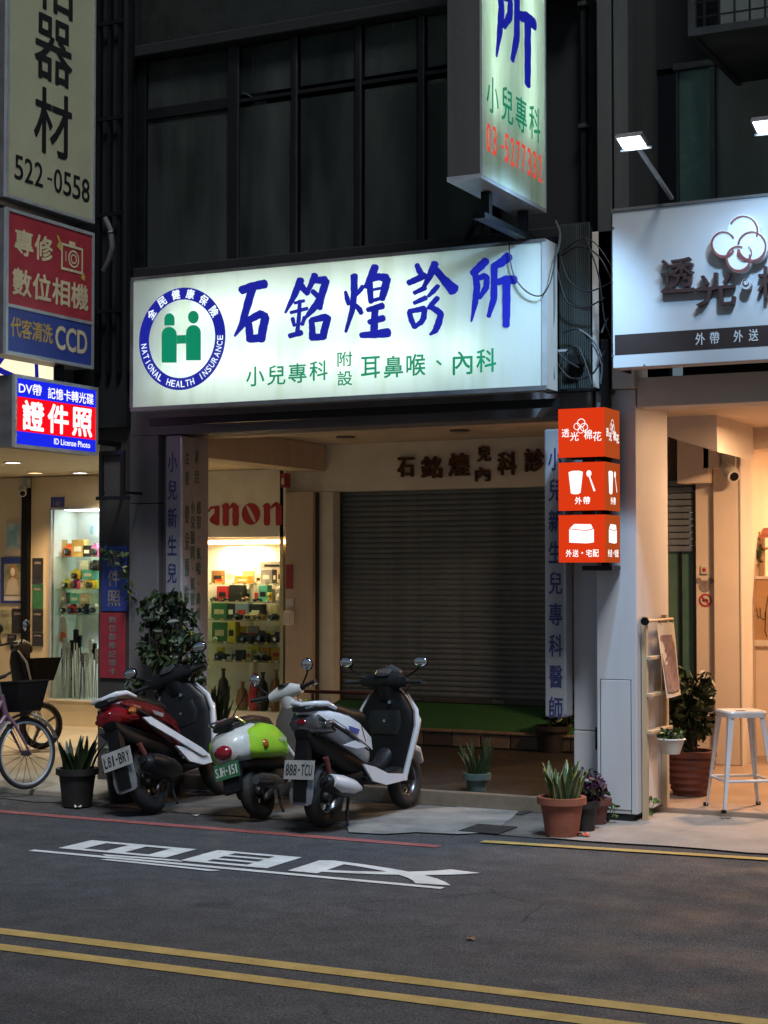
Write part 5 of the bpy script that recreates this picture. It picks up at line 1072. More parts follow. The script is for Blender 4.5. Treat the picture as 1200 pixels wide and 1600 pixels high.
b1 = b0 + Vector((.865, 0, 0)); tp = onX(994, 226, b0.x) + Vector((.865, 0, 0))
flood('LED floodlight at the right edge over the cafe signboard', tuple(b1), tuple(tp), 21, (-2.6, 10.75, 1.2), R(150), .8)

# metal cage balcony upstairs
cg = thing('window_cage', 'grey metal window cage hanging over the cafe at top right', 'window cage', (-2.3, 11, 5.3))
k0 = onY(1075, 57, 10.6); X_, Z_ = k0.x, k0.z
box('floor_panel', 'corrugated', cg, X_ + .03, 2, 10.64, 11.84, Z_ + .02, Z_ + .03)
for q in ((X_, 2, 10.60, 10.64, Z_, Z_ + .05), (X_, X_ + .04, 10.6405, 11.84, Z_, Z_ + .05), (X_, X_ + .045, 10.60, 10.645, Z_ + .051, 8), ): box('frame_bar', 'frame_alu', cg, *q)
for i in range(22): x = X_ + .1 + i * .1; box('grille_bar', 'frame_dark', cg, x, x + .012, 10.61, 10.622, Z_ + .051, 7.5)
for i in range(16): z = Z_ + .12 + i * .1; box('grille_bar', 'frame_dark', cg, X_ + .046, 2, 10.624, 10.632, z, z + .01)
box('back_panel', 'curtain', cg, X_ + .05, 2, 11.2, 11.21, Z_ + .06, 8)

# ================================================================== orange box sign
ob = thing('box_sign', 'three lit orange boxes with white icons stacked on a black post', 'sign', (-3.93, 11.1, 1.82))
OX0, OX1, OY0, OY1 = -4.10, -3.76, 10.95, 11.27
box('post', 'black_metal', ob, -3.90, -3.84, 11.275, 11.335, 1.78, 3.42, .004); box('post_foot', 'black_metal', ob, -4.0, -3.78, 11.15, 11.335, 1.775, 1.81)
for z in (3.1, 3.3): box('wall_bracket', 'black_metal', ob, -3.93, -3.80, 11.336, 11.36, z, z + .05)
zs3 = [(2.56, 2.90), (2.19, 2.525), (1.83, 2.16)]
for i, (z0, z1) in enumerate(zs3):
    bx_ = box('light_box', 'sign_brown', ob, OX0 + .004, OX1 - .004, OY0 + .004, OY1, z0 + .004, z1 - .004)
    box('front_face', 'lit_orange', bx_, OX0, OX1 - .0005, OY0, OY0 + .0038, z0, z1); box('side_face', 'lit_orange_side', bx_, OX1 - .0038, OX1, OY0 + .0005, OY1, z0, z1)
    if i: obj('neck', MB().box(-3.97, -3.90, 11.08, 11.15, z1 - .004, zs3[i - 1][0] + .004), 'black_metal', ob)
    F1 = front(OX0, OY0 - .0015, z0); F2 = right(OX1 + .0015, OY0, z0); W = .34; D = .32; H_ = z1 - z0
    for Fr, ww in ((F1, W), (F2, D)):
        U = lambda u, v, k=0: Fr[0] + Fr[1] * (u * ww) + AZ * (v * H_) + Fr[3] * k
        def pl(pts, k=0, nm='icon'): obj(nm, MB().add([U(u, v, k) for u, v in pts], [tuple(range(len(pts)))]), 'lit_icon', bx_)
        if i == 0:
            for ch, u, v, s_, h_ in (('透', .08, .42, .16, .17), ('光', .26, .34, .18, .18), ('棉', .56, .36, .17, .20), ('花', .75, .32, .18, .19)): line(bx_, ch, Fr, u * ww, v * H_, s_ * ww, h_ * H_, 'lit_icon', .008, 'character')
            for (cu, cv, r_) in ((.50, .70, .09), (.41, .63, .075), (.56, .61, .085), (.49, .555, .07)):
                n_ = 20; o1 = [U(cu + r_ * math.cos(j * .3142), cv + r_ * math.sin(j * .3142), .0002) for j in range(n_)]; o2 = [U(cu + r_ * .82 * math.cos(j * .3142), cv + r_ * .82 * math.sin(j * .3142), .0002) for j in range(n_)]
                obj('petal_outline', MB().add(o1 + o2, [(j, (j + 1) % n_, n_ + (j + 1) % n_, n_ + j) for j in range(n_)]), 'lit_icon', bx_)
        elif i == 1:
            pl([(.22, .80), (.27, .36), (.33, .34), (.43, .34), (.48, .37), (.53, .80), (.45, .825), (.30, .825)], 0, 'cup_icon'); pl([(.66 + .055 * math.cos(j * .45), .76 + .07 * math.sin(j * .45)) for j in range(14)], 0, 'spoon_icon'); pl([(.655, .70), (.69, .69), (.80, .40), (.76, .39)], .0003, 'spoon_icon')
            row(bx_, '外帶', Fr, .36 * ww, .13 * H_, .32 * ww, .15 * H_, 'lit_icon', .02, .2)
        else:
            pl([(.23, .42), (.60, .40), (.60, .66), (.23, .70)], 0, 'box_icon'); pl([(.605, .40), (.76, .42), (.76, .70), (.605, .66)], 0, 'box_icon'); pl([(.24, .715), (.60, .675), (.74, .715), (.70, .80), (.34, .81)], 0, 'box_icon')
            row(bx_, '外送·宅配', Fr, .16 * ww, .12 * H_, .70 * ww, .15 * H_, 'lit_icon', .02, .15)

# ================================================================== cables and corrugated sheet
co = thing('corrugated_sheet', 'weathered corrugated metal sheet behind the tangled cables', 'panel', (-4.0, 11.25, 3.0))
a, b = onY(872, 372, 11.22), onY(921, 606, 11.22); mb = MB(); n = 60; A = []; B_ = []
for i in range(n + 1):
    x = a.x + (b.x - a.x) * i / n; y = 11.24 + .008 * math.sin(i * 1.6); A.append((x, y, b.z)); B_.append((x, y, a.z + .1))
mb.add(A + B_, [(i, i + 1, n + 2 + i, n + 1 + i) for i in range(n)]); obj('sheet', mb, 'corrugated', co, True); box('bottom_edge', 'frame_dark', co, a.x - .1, b.x + .05, 11.2, 11.3, b.z - .02, b.z - .001)
g = random.Random(21)
def cable(label, pts, r, Ys, m='cable', grp='loose cables beside the clinic signboard'):
    P3 = [onY(x, y, Y) for (x, y), Y in zip(pts, Ys)]
    Q = []
    for i in range(len(P3) - 1):
        p0, p1, p2, p3 = P3[max(i - 1, 0)], P3[i], P3[i + 1], P3[min(i + 2, len(P3) - 1)]
        for k in range(6):
            t = k / 6; Q.append(.5 * ((2 * p1) + (p2 - p0) * t + (2 * p0 - 5 * p1 + 4 * p2 - p3) * t * t + (3 * p1 - p0 - 3 * p2 + p3) * t ** 3))
    Q.append(P3[-1]); o = obj('cable', MB().tube(Q, r, 6), m, None, True); tag(o, label, 'cable', grp); return o
cable('thin black cable looping across the right end of the clinic signboard', [(797, 372), (796, 395), (803, 430), (822, 455), (845, 462), (860, 440), (868, 400)], .005, [10.77, 10.78, 10.78, 10.77, 10.77, 10.76, 10.9])
cable('pale grey cable hanging from the hanging sign bracket', [(868, 345), (875, 365), (872, 390), (866, 410), (866, 480), (862, 540), (866, 590)], .009, [10.95] * 7, 'cable_grey')
LB = ['highest black cable arching towards the cafe signboard', 'second black cable arching towards the cafe signboard', 'thick black cable drooping in the middle of the tangle', 'black cable hanging in a wide loop over the corrugated sheet', 'thin black cable falling along the clinic signboard edge', 'black cable running from signboard to the black post', 'lowest black cable of the tangle above the orange boxes', 'black cable knotted at the foot of the corrugated sheet', 'thin black cable crossing the tangle diagonally']
CP = [[(880, 392), (905, 375), (930, 380), (958, 420)], [(876, 400), (905, 385), (935, 400), (957, 440)], [(870, 420), (885, 470), (915, 480), (945, 465)], [(875, 400), (890, 440), (920, 455), (957, 440)], [(868, 440), (864, 500), (872, 550), (905, 575)], [(880, 520), (905, 515), (930, 545), (940, 570)], [(866, 560), (890, 590), (925, 585), (945, 548)], [(872, 590), (885, 550), (905, 545), (925, 600)], [(915, 370), (935, 430), (945, 500), (960, 540)]]
for lab, p in zip(LB, CP): cable(lab, p, g.uniform(.004, .0075), [11.15, 11.12, 11.1, 11.05] if p[0][0] < 900 else [11.1, 11.08, 11.08, 11.05])
cable('white cable stub beside the cafe signboard edge', [(940, 520), (946, 505), (951, 496)], .007, [11.1] * 3, 'cable_grey'); cable('bundle of grey cables bent beside the black post', [(905, 515), (925, 530), (940, 560), (938, 600)], .008, [11.1] * 4, 'cable_grey')
t = thing('junction_box', 'small dark junction box among the cables', 'junction box', (-4.0, 11.15, 3.15)); p = onY(898, 560, 11.15); box('case', 'black_plastic', t, p.x - .05, p.x + .06, 11.13, 11.21, p.z - .05, p.z + .03, .008); box('insulator', 'alu', t, p.x - .12, p.x - .05, 11.12, 11.14, p.z + .05, p.z + .065)

# ================================================================== scooters
def wheel(t, name, x, r, w_, rim='steel', spokes=5):
    wh = obj(name, MB().torus((x, 0, r), r - w_ * .5, w_ * .5, 'y', 36, 12, 1.05), 'rubber', t, True, False)
    obj('rim', MB().torus((x, 0, r), r - w_ * .98, w_ * .13, 'y', 32, 8, 2.4), rim, wh, True, False)
    for k in range(spokes):
        a = 6.283 * k / spokes + .3; mb = MB().tube([(x + .03 * math.cos(a), 0, r + .03 * math.sin(a)), (x + (r - w_) * math.cos(a + .15), 0, r + (r - w_) * math.sin(a + .15))], [.018, .013], 6); obj('spoke', mb, rim, wh, True, False)
    obj('hub', MB().lathe([(0, -.05), (.035, -.05), (.05, -.03), (.05, .03), (.035, .05), (0, .05)], (x, 0, r), 16, 'y'), 'dark_plastic', wh, True, False)
    return wh
def mirror(t, s, base, tip, rx, rz, m='black_plastic', glass_m='mirror', round_=False):
    st = obj('mirror_stem', MB().tube([base, ((base[0] + tip[0]) / 2, base[1] + (tip[1] - base[1]) * .7, (base[2] + tip[2]) / 2 + .01), tip], .008, 8), m, t, True, False)
    x, y, z = tip; mb = MB(); mb.loft([(x - .012, y, z + rz * .5, rx * .92, rz * .92), (x + .0, y, z + rz * .5, rx, rz), (x + .03, y, z + rz * .5, rx * .7, rz * .7)], 20, 'x', 2 if round_ else 2.6)
    hd = obj('mirror_head', mb, m, t, True, False); mb = MB(); mb.ball((x - .010, y, z + rz * .5), (.010, rx * .88, rz * .88), 20, 14); obj('mirror_glass', mb, glass_m, hd, True, False)
def plate(t, x, z, tilt, s, m, tm_, w_=.25, h_=.135):
    c, sn = math.cos(tilt), math.sin(tilt); org = Vector((x, w_ / 2, z)); U = Vector((0, -1, 0)); W = Vector((sn, 0, c)); N = Vector((-c, 0, sn))
    mb = MB(); A = [org + U * a + W * b for a, b in ((0, 0), (w_, 0), (w_, h_), (0, h_))]; mb.add(A + [p - N * .004 for p in A], [(0, 1, 2, 3), (4, 5, 6, 7), (0, 1, 5, 4), (1, 2, 6, 5), (2, 3, 7, 6), (3, 0, 4, 7)])
    pl = obj('number_plate', mb, m, t, False, False)
    mb = MB(); n = len(s); cw = w_ * .9 / n
    for i, ch in enumerate(s):
        if ch == '-': gl_add(mb, '-', (org + N * .0015, U, W, N), w_ * .05 + cw * (i + .25), h_ * .45, cw * .5, h_ * .1, 0)
        else: gl_add(mb, ch, (org + N * .0015, U, W, N), w_ * .05 + cw * (i + (.32 if ch in '1I' else .08)), h_ * .2, cw * (.36 if ch in '1I' else .82), h_ * .58, .03)
    obj('plate_lettering', mb, tm_, pl, False, False)
def sport(label, loc, yaw, lean, sc_f, body, rear, plate_s, plate_m, muff, wheelb=1.2, rail_m='scooter_white', tail_m='lens_smoke', shield='black_plastic', side=None, strip=False):
    side = side or body
    t = thing('scooter', label, 'scooter', loc); t.rotation_euler = (lean, 0, yaw); t.scale = (sc_f,) * 3
    P = lambda name, mb, m, par=t, sm=True: obj(name, mb, m, par, sm, False)
    wheel(t, 'rear_wheel', 0, .225, .115); wheel(t, 'front_wheel', wheelb, .225, .10)
    fx_ = wheelb; X0_ = wheelb - 1.2
    # rear body cowl
    P('rear_cowl', MB().loft([(-.25, 0, .855, .05, .022), (-.20, 0, .835, .10, .045), (-.10, 0, .80, .15, .075), (.03, 0, .745, .178, .105), (.16, 0, .69, .186, .13), (.29, 0, .625, .180, .145), (.40, 0, .555, .155, .135), (.48, 0, .49, .115, .09), (.52, 0, .44, .07, .04)], 20, 'x', 2.7), rear)
    for s in (-1, 1):
        P('side_panel', MB().add([(-.22, s * .096, .845), (-.03, s * .172, .815), (.20, s * .195, .745), (.40, s * .178, .62), (.48, s * .14, .52), (.28, s * .196, .59), (.05, s * .192, .70), (-.16, s * .15, .785)], [(0, 1, 6, 7), (1, 2, 5, 6), (2, 3, 4, 5)]), side)
        if strip: P('side_strip', MB().prism([(-.14, .69), (-.02, .685), (.30, .53), (.62, .375), (.70, .315), (.60, .315), (.22, .50), (-.06, .63)], s * .196, s * .208, 'y'), body, sm=False)
        P('side_trim', MB().tube([(-.22, s * .11, .80), (-.10, s * .168, .755), (.12, s * .194, .64), (.34, s * .188, .53)], [.006, .013, .012, .006], 6), 'dark_plastic')
        if not strip: P('under_panel', MB().prism([(-.02, .60), (.16, .625), (.30, .56), (.16, .56)], s * .185, s * .20, 'y'), body, sm=False)
    P('seat', MB().loft([(-.30, 0, .872, .06, .02), (-.22, 0, .885, .105, .035), (-.08, 0, .875, .13, .05), (.08, 0, .835, .14, .055), (.22, 0, .80, .135, .055), (.38, 0, .785, .115, .05), (.50, 0, .755, .08, .04), (.54, 0, .72, .04, .02)], 20, 'x', 2.8), 'seat_vinyl')
    P('grab_rail', MB().tube([(-.02, .135, .865), (-.13, .13, .905), (-.22, .10, .91), (-.265, 0, .90), (-.22, -.10, .91), (-.13, -.13, .905), (-.02, -.135, .865)], [.012, .02, .022, .022, .022, .02, .012], 10), rail_m)
    tl = P('tail_light', MB().loft([(-.275, 0, .77, .05, .04), (-.25, 0, .765, .11, .07), (-.19, 0, .755, .135, .07), (-.10, 0, .735, .15, .055), (-.03, 0, .71, .14, .03)], 16, 'x', 2.6), tail_m)
    P('brake_lens', MB().loft([(-.282, 0, .785, .03, .016), (-.26, 0, .785, .06, .024)], 12, 'x'), 'lens_red', tl)
    for s in (-1, 1): P('turn_signal', MB().ball((-.14, s * .148, .765), (.07, .018, .026)), 'lens_amber' if tail_m == 'lens_red' else 'lens_smoke')
    P('under_tray', MB().loft([(-.28, 0, .70, .06, .03), (-.2, 0, .63, .08, .08), (0, 0, .55, .10, .09), (.2, 0, .47, .12, .09), (.42, 0, .41, .11, .08)], 14, 'x', 3), 'black_plastic')
    P('plate_holder', MB().prism([(-.26, .70), (-.20, .70), (-.255, .42), (-.31, .22), (-.335, .23), (-.31, .50)], -.05, .05, 'y'), 'black_plastic', sm=False)
    plate(t, -.335, .385, R(12), plate_s, plate_m, 'ink_black')
    P('mud_flap', MB().rings([[(x_ + d_, y_ * w_, z_) for y_, d_ in ((-1, .012), (-.5, 0), (.5, 0), (1, .012), (.5, .006), (-.5, .006))] for x_, z_, w_ in ((-.262, .46, .06), (-.292, .38, .095), (-.312, .28, .10), (-.322, .215, .088), (-.324, .20, .06))]), 'scooter_grey')
    P('rear_fender', MB().rings([[((.262 + d_) * math.cos(a_), y_, .225 + (.262 + d_) * math.sin(a_)) for y_, d_ in ((-.075, -.02), (-.05, 0), (.05, 0), (.075, -.02), (.05, -.006), (-.05, -.006))] for a_ in [R(60 + 14 * k_) for k_ in range(8)]]), 'black_plastic')
    for s in (-1, 1):
        P('panel_seam', MB().tube([(-.10, s * .160, .79), (.02, s * .190, .725), (.10, s * .197, .64)], .003, 5), 'black_plastic'); P('panel_seam', MB().tube([(.24, s * .192, .72), (.29, s * .194, .60)], .003, 5), 'black_plastic')
        P('decal', MB().add([(.05, s * .197, .735), (.20, s * .202, .695), (.17, s * .203, .665), (.06, s * .199, .70)], [(0, 1, 2, 3)]), 'panel_blue' if not strip else 'scooter_grey', sm=False)
        P('plate_bolt', MB().ball((-.345, s * .07, .50), .006, 6, 4), 'chrome')
        P('passenger_peg', MB().tube([(.30, s * .15, .33), (.27, s * .21, .335)], .012, 8), 'black_metal'); P('rear_reflector', MB().ball((-.302, s * .06, .40), (.006, .022, .012), 8, 5), 'lens_red')
        P('cable', MB().tube([(X0_ + .95, s * .16, 1.0), (X0_ + 1.0, s * .19, .97), (X0_ + 1.02, s * .12, .90), (X0_ + 1.0, s * .05, .86)], .005, 6), 'cable')
        P('cable', MB().tube([(X0_ + .93, s * .12, 1.02), (X0_ + .90, s * .20, 1.05), (X0_ + .97, s * .16, .95)], .004, 6), 'cable')
    P('kick_starter', MB().tube([(.12, .165, .28), (.02, .185, .25), (-.08, .19, .27)], .009, 6), 'steel'); P('belt_cover', MB().loft([(-.10, .15, .26, .02, .05), (.05, .16, .28, .03, .075), (.28, .15, .29, .03, .08), (.36, .14, .29, .02, .05)], 12, 'x', 3), 'dark_plastic')
    P('speedometer', MB().loft([(X0_ + .885, 0, 1.06, .06, .012), (X0_ + .93, 0, 1.085, .07, .018), (X0_ + .97, 0, 1.09, .05, .012)], 12, 'x'), 'lens_smoke'); P('key_switch', MB().tube([(X0_ + .935, -.05, .84), (X0_ + .905, -.05, .845)], .014, 10), 'chrome')
    P('glove_box', MB().loft([(.60, X0_ + .915, 0, .02, .12), (.68, X0_ + .925, 0, .03, .15), (.78, X0_ + .935, 0, .025, .13)], 14, 'z', 4), 'dark_plastic')
    for k_ in range(4): P('mat_rib', MB().box(.50 + k_ * .09, .55 + k_ * .09, -.13, .13, .338, .346), 'rubber')
    P('floor_tunnel', MB().loft([(.42, 0, .40, .07, .06), (.60, 0, .36, .06, .05), (.80, 0, .36, .06, .05), (.90, 0, .42, .07, .08)], 12, 'x'), 'dark_plastic')
    # engine, muffler, stand
    P('engine', MB().loft([(-.12, .05, .25, .06, .07), (.0, .06, .27, .09, .09), (.18, .04, .29, .11, .10), (.38, .0, .30, .12, .10), (.46, 0, .31, .06, .06)], 14, 'x', 3.4), 'black_plastic')
    P('shock_absorber', MB().tube([(-.06, -.11, .30), (-.08, -.10, .40), (-.12, -.10, .52)], [.014, .022, .022], 10), 'steel_red')
    mu = P('muffler', MB().tube([(.22, -.165, .25), (.10, -.175, .27), (-.10, -.185, .315), (-.26, -.19, .36), (-.29, -.19, .37)], [.035, .06, .072, .062, .035], 14), 'dark_plastic')
    P('heat_shield', MB().tube([(.19, -.195, .27), (.06, -.205, .295), (-.12, -.215, .335), (-.25, -.215, .372)], [.02, .055, .066, .05], 12), muff, mu)
    P('outlet', MB().tube([(-.28, -.19, .37), (-.315, -.19, .38)], .022, 10), 'black_metal', mu)
    for s in (-1, 1): P('centre_stand_leg', MB().tube([(.22, s * .08, .22), (.10, s * .13, .10), (.06, s * .16, .02)], .012, 8), 'black_metal')
    # floor and leg shield
    P('floorboard', MB().loft([(.42, 0, .33, .13, .045), (.55, 0, .30, .17, .045), (.75, 0, .295, .18, .045), (.90, 0, .31, .16, .05)], 14, 'x', 5), 'dark_plastic')
    for s in (-1, 1): P('side_skirt', MB().prism([(.26, .44), (.44, .40), (.62, .335), (.92, .30), (.92, .255), (.60, .25), (.40, .30)], s * .170, s * .186, 'y'), body, sm=False)
    X = fx_ - 1.2
    P('inner_shield', MB().loft([(.30, X + .90, 0, .03, .14), (.46, X + .925, 0, .035, .185), (.66, X + .945, 0, .04, .232), (.78, X + .965, 0, .04, .222), (.90, X + .975, 0, .035, .15), (.97, X + .975, 0, .03, .08)], 18, 'z', 3.2), shield)
    P('front_apron', MB().loft([(.28, X + .985, 0, .05, .13), (.42, X + .99, 0, .065, .19), (.58, X + 1.005, 0, .085, .235), (.70, X + 1.03, 0, .085, .25), (.84, X + 1.03, 0, .07, .18), (.95, X + 1.01, 0, .04, .08)], 20, 'z', 2.6), body)
    for s in (-1, 1): P('shield_trim', MB().tube([(X + .92, s * .150, .25), (X + .945, s * .19, .42), (X + .97, s * .252, .66), (X + .985, s * .242, .78), (X + .99, s * .17, .90)], [.022, .022, .02, .018, .008], 8), body)
    P('front_signal', MB().ball((X + 1.02, -.215, .66), (.02, .016, .03)), 'lens_amber')
    P('front_fender', MB().loft([(fx_ - .24, 0, .40, .06, .03), (fx_ - .12, 0, .465, .075, .035), (fx_ + .02, 0, .485, .08, .035), (fx_ + .16, 0, .44, .07, .035), (fx_ + .25, 0, .35, .04, .03)], 12, 'x', 2.6), body)
    for s in (-1, 1): P('fork', MB().tube([(fx_, s * .075, .225), (fx_ - .10, s * .07, .52)], .02, 8), 'black_metal')
    P('glove_hook', MB().ball((X + .915, 0, .70), (.02, .02, .025)), 'chrome')
    # handlebar
    hx = X + .93
    P('handlebar_cover', MB().loft([(-.20, hx + .01, 1.00, .03, .035), (-.12, hx + .03, 1.01, .055, .06), (0, hx + .05, 1.02, .085, .075), (.12, hx + .03, 1.01, .055, .06), (.20, hx + .01, 1.00, .03, .035)], 16, 'y', 2.5), 'dark_plastic')
    P('steering_neck', MB().loft([(.86, X + .98, 0, .06, .07), (.94, X + .975, 0, .07, .08), (1.0, X + .97, 0, .06, .08)], 14, 'z'), 'black_plastic')
    P('visor', MB().loft([(-.09, hx + .10, 1.06, .025, .03), (0, hx + .12, 1.085, .035, .045), (.09, hx + .10, 1.06, .025, .03)], 12, 'y'), 'lens_smoke')
    for s in (-1, 1):
        P('grip', MB().tube([(hx + .005, s * .19, 1.0), (hx - .02, s * .34, 1.0)], .017, 10), 'rubber'); P('brake_lever', MB().tube([(hx + .05, s * .18, 1.005), (hx + .06, s * .25, .995), (hx + .035, s * .33, .985)], .007, 6), 'steel'); P('switch_pod', MB().ball((hx + .01, s * .185, 1.005), (.028, .03, .028)), 'black_plastic')
        mirror(t, s, (hx + .02, s * .17, 1.03), (hx - .01, s * .33, 1.13), .065, .042)
    return t
def at(x, y): return (x, y, .01)
sport('white sports scooter with plate 888-TCU parked in front of shutter', (-5.50, 10.12, .01), R(87), R(-2), .95, 'scooter_white', 'scooter_white', '888-TCU', 'plate_white', 'scooter_white', wheelb=1.21)
rd = sport('red and white sports scooter leaning beside the dark pillar shrub', (-6.95, 10.22, .01), R(96), R(-20), .98, 'scooter_white', 'scooter_red', 'L81-BRY', 'plate_white', 'dark_plastic', wheelb=1.14, tail_m='lens_red', rail_m='scooter_white', shield='dark_plastic', side='scooter_red', strip=True)

def retro(label, loc, yaw, lean, sf):
    t = thing('scooter', label, 'scooter', loc); t.rotation_euler = (lean, 0, yaw); t.scale = (sf,) * 3
    P = lambda name, mb, m, par=t, sm=True: obj(name, mb, m, par, sm, False)
    wheel(t, 'rear_wheel', 0, .215, .11, 'dark_plastic'); wheel(t, 'front_wheel', 1.12, .215, .10, 'dark_plastic')
    P('rear_body', MB().loft([(-.34, 0, .56, .04, .03), (-.31, 0, .57, .11, .09), (-.22, 0, .585, .165, .135), (-.05, 0, .595, .195, .155), (.15, 0, .58, .19, .15), (.32, 0, .53, .165, .12), (.44, 0, .46, .12, .075)], 24, 'x', 2.5), 'scooter_cream')
    for s in (-1, 1):
        pn = P('side_panel', MB().loft([(-.22, s * .10, .56, .06, .05), (-.17, s * .118, .575, .098, .105), (.0, s * .128, .58, .113, .138), (.16, s * .126, .56, .110, .132), (.30, s * .118, .52, .092, .102), (.40, s * .10, .47, .05, .05)], 18, 'x', 3.0), 'scooter_lime')
        P('turn_signal', MB().ball((-.085, s * .228, .545), (.038, .02, .038)), 'lens_amber', pn)
        P('edge_strip', MB().tube([(.36, s * .15, .55), (.42, s * .165, .42), (.52, s * .175, .36), (.66, s * .178, .345)], [.012, .02, .02, .012], 8), 'scooter_cream')
        P('floor_edge', MB().tube([(.44, s * .17, .33), (.60, s * .18, .315), (.78, s * .175, .32)], .022, 8), 'scooter_lime')
    fr_ = (Vector((.12, -.2425, .535)), Vector((1, 0, 0)), AZ, Vector((0, -1, 0))); mb = MB(); gl_add(mb, 'vino', fr_, 0, 0, .12, .04, .012); obj('badge', mb, 'scooter_cream', t, False, False)
    P('tail_light', MB().ball((-.345, 0, .555), (.05, .075, .055)), 'lens_red')
    P('seat', MB().loft([(-.26, 0, .735, .09, .025), (-.18, 0, .755, .125, .04), (0, 0, .76, .14, .045), (.15, 0, .74, .14, .045), (.30, 0, .72, .12, .045), (.40, 0, .69, .08, .03)], 18, 'x', 2.8), 'seat_vinyl')
    P('grab_rail', MB().tube([(-.12, .12, .74), (-.24, .12, .79), (-.33, .07, .79), (-.35, 0, .785), (-.33, -.07, .79), (-.24, -.12, .79), (-.12, -.12, .74)], .010, 8), 'chrome')
    P('mudguard', MB().prism([(-.30, .46), (-.22, .46), (-.33, .24), (-.37, .25)], -.07, .07, 'y'), 'black_plastic', sm=False)
    plate(t, -.375, .36, R(10), 'SJH-151', 'plate_green', 'ink_white', .22, .12)
    P('engine', MB().loft([(-.12, .05, .24, .06, .06), (.05, .05, .27, .09, .09), (.22, .02, .29, .11, .10), (.40, 0, .30, .10, .08)], 14, 'x', 3.2), 'black_plastic'); P('under_tray', MB().loft([(-.24, 0, .44, .08, .04), (0, 0, .43, .15, .06), (.30, 0, .40, .14, .06), (.46, 0, .36, .10, .05)], 14, 'x', 3), 'black_plastic')
    P('muffler', MB().tube([(.14, -.15, .23), (.02, -.165, .255), (-.18, -.17, .285), (-.27, -.17, .30)], [.03, .052, .055, .035], 12), 'steel')
    for s in (-1, 1): P('centre_stand_leg', MB().tube([(.20, s * .08, .2), (.08, s * .13, .07), (.06, s * .15, .015)], .011, 8), 'black_metal')
    P('floorboard', MB().loft([(.40, 0, .33, .12, .04), (.55, 0, .31, .165, .035), (.72, 0, .31, .17, .035), (.84, 0, .34, .15, .05)], 14, 'x', 5), 'shield_taupe')
    P('inner_shield', MB().loft([(.33, .83, 0, .03, .14), (.48, .855, 0, .04, .18), (.62, .885, 0, .045, .185), (.74, .915, 0, .045, .15), (.82, .93, 0, .035, .09)], 18, 'z', 2.8), 'shield_taupe')
    P('front_apron', MB().loft([(.30, .90, 0, .05, .13), (.46, .92, 0, .075, .20), (.62, .955, 0, .085, .205), (.76, .98, 0, .07, .16), (.86, .97, 0, .045, .08)], 20, 'z', 2.4), 'scooter_cream')
    P('lime_strip', MB().tube([(.975, -.12, .84), (.985, -.19, .72), (.96, -.215, .60)], .01, 8), 'scooter_lime')
    P('front_fender', MB().loft([(.90, 0, .39, .06, .03), (1.04, 0, .455, .08, .04), (1.18, 0, .44, .075, .04), (1.32, 0, .33, .04, .03)], 12, 'x'), 'scooter_cream')
    for s in (-1, 1): P('fork', MB().tube([(1.12, s * .07, .215), (1.02, s * .065, .50)], .018, 8), 'black_metal')
    hx = .91
    P('handlebar_cover', MB().loft([(-.15, hx, .93, .035, .035), (-.06, hx + .02, .945, .06, .06), (.06, hx + .02, .945, .06, .06), (.15, hx, .93, .035, .035)], 16, 'y'), 'scooter_cream'); P('steering_neck', MB().loft([(.78, .945, 0, .05, .06), (.86, .935, 0, .055, .07), (.93, .93, 0, .05, .07)], 14, 'z'), 'scooter_cream')
    P('headlamp', MB().ball((hx + .11, 0, .95), (.07, .075, .075)), 'chrome'); P('speedometer', MB().lathe([(0, .02), (.05, .02), (.055, 0)], (hx, 0, .99), 18), 'black_plastic')
    for s in (-1, 1):
        P('grip', MB().tube([(hx, s * .15, .94), (hx - .05, s * .31, .955)], .017, 10), 'rubber'); P('brake_lever', MB().tube([(hx + .04, s * .15, .94), (hx + .04, s * .22, .935), (hx + .005, s * .30, .935)], .006, 6), 'chrome'); P('switch_pod', MB().ball((hx, s * .16, .942), (.026, .03, .028)), 'black_plastic')
        mirror(t, s, (hx + .01, s * .16, .96), (hx + .01, s * .25, 1.08), .055, .055, round_=True)
    return t
retro('lime green and white retro scooter between the other two scooters', (-6.09, 10.30, .01), R(93), R(-17), .93)

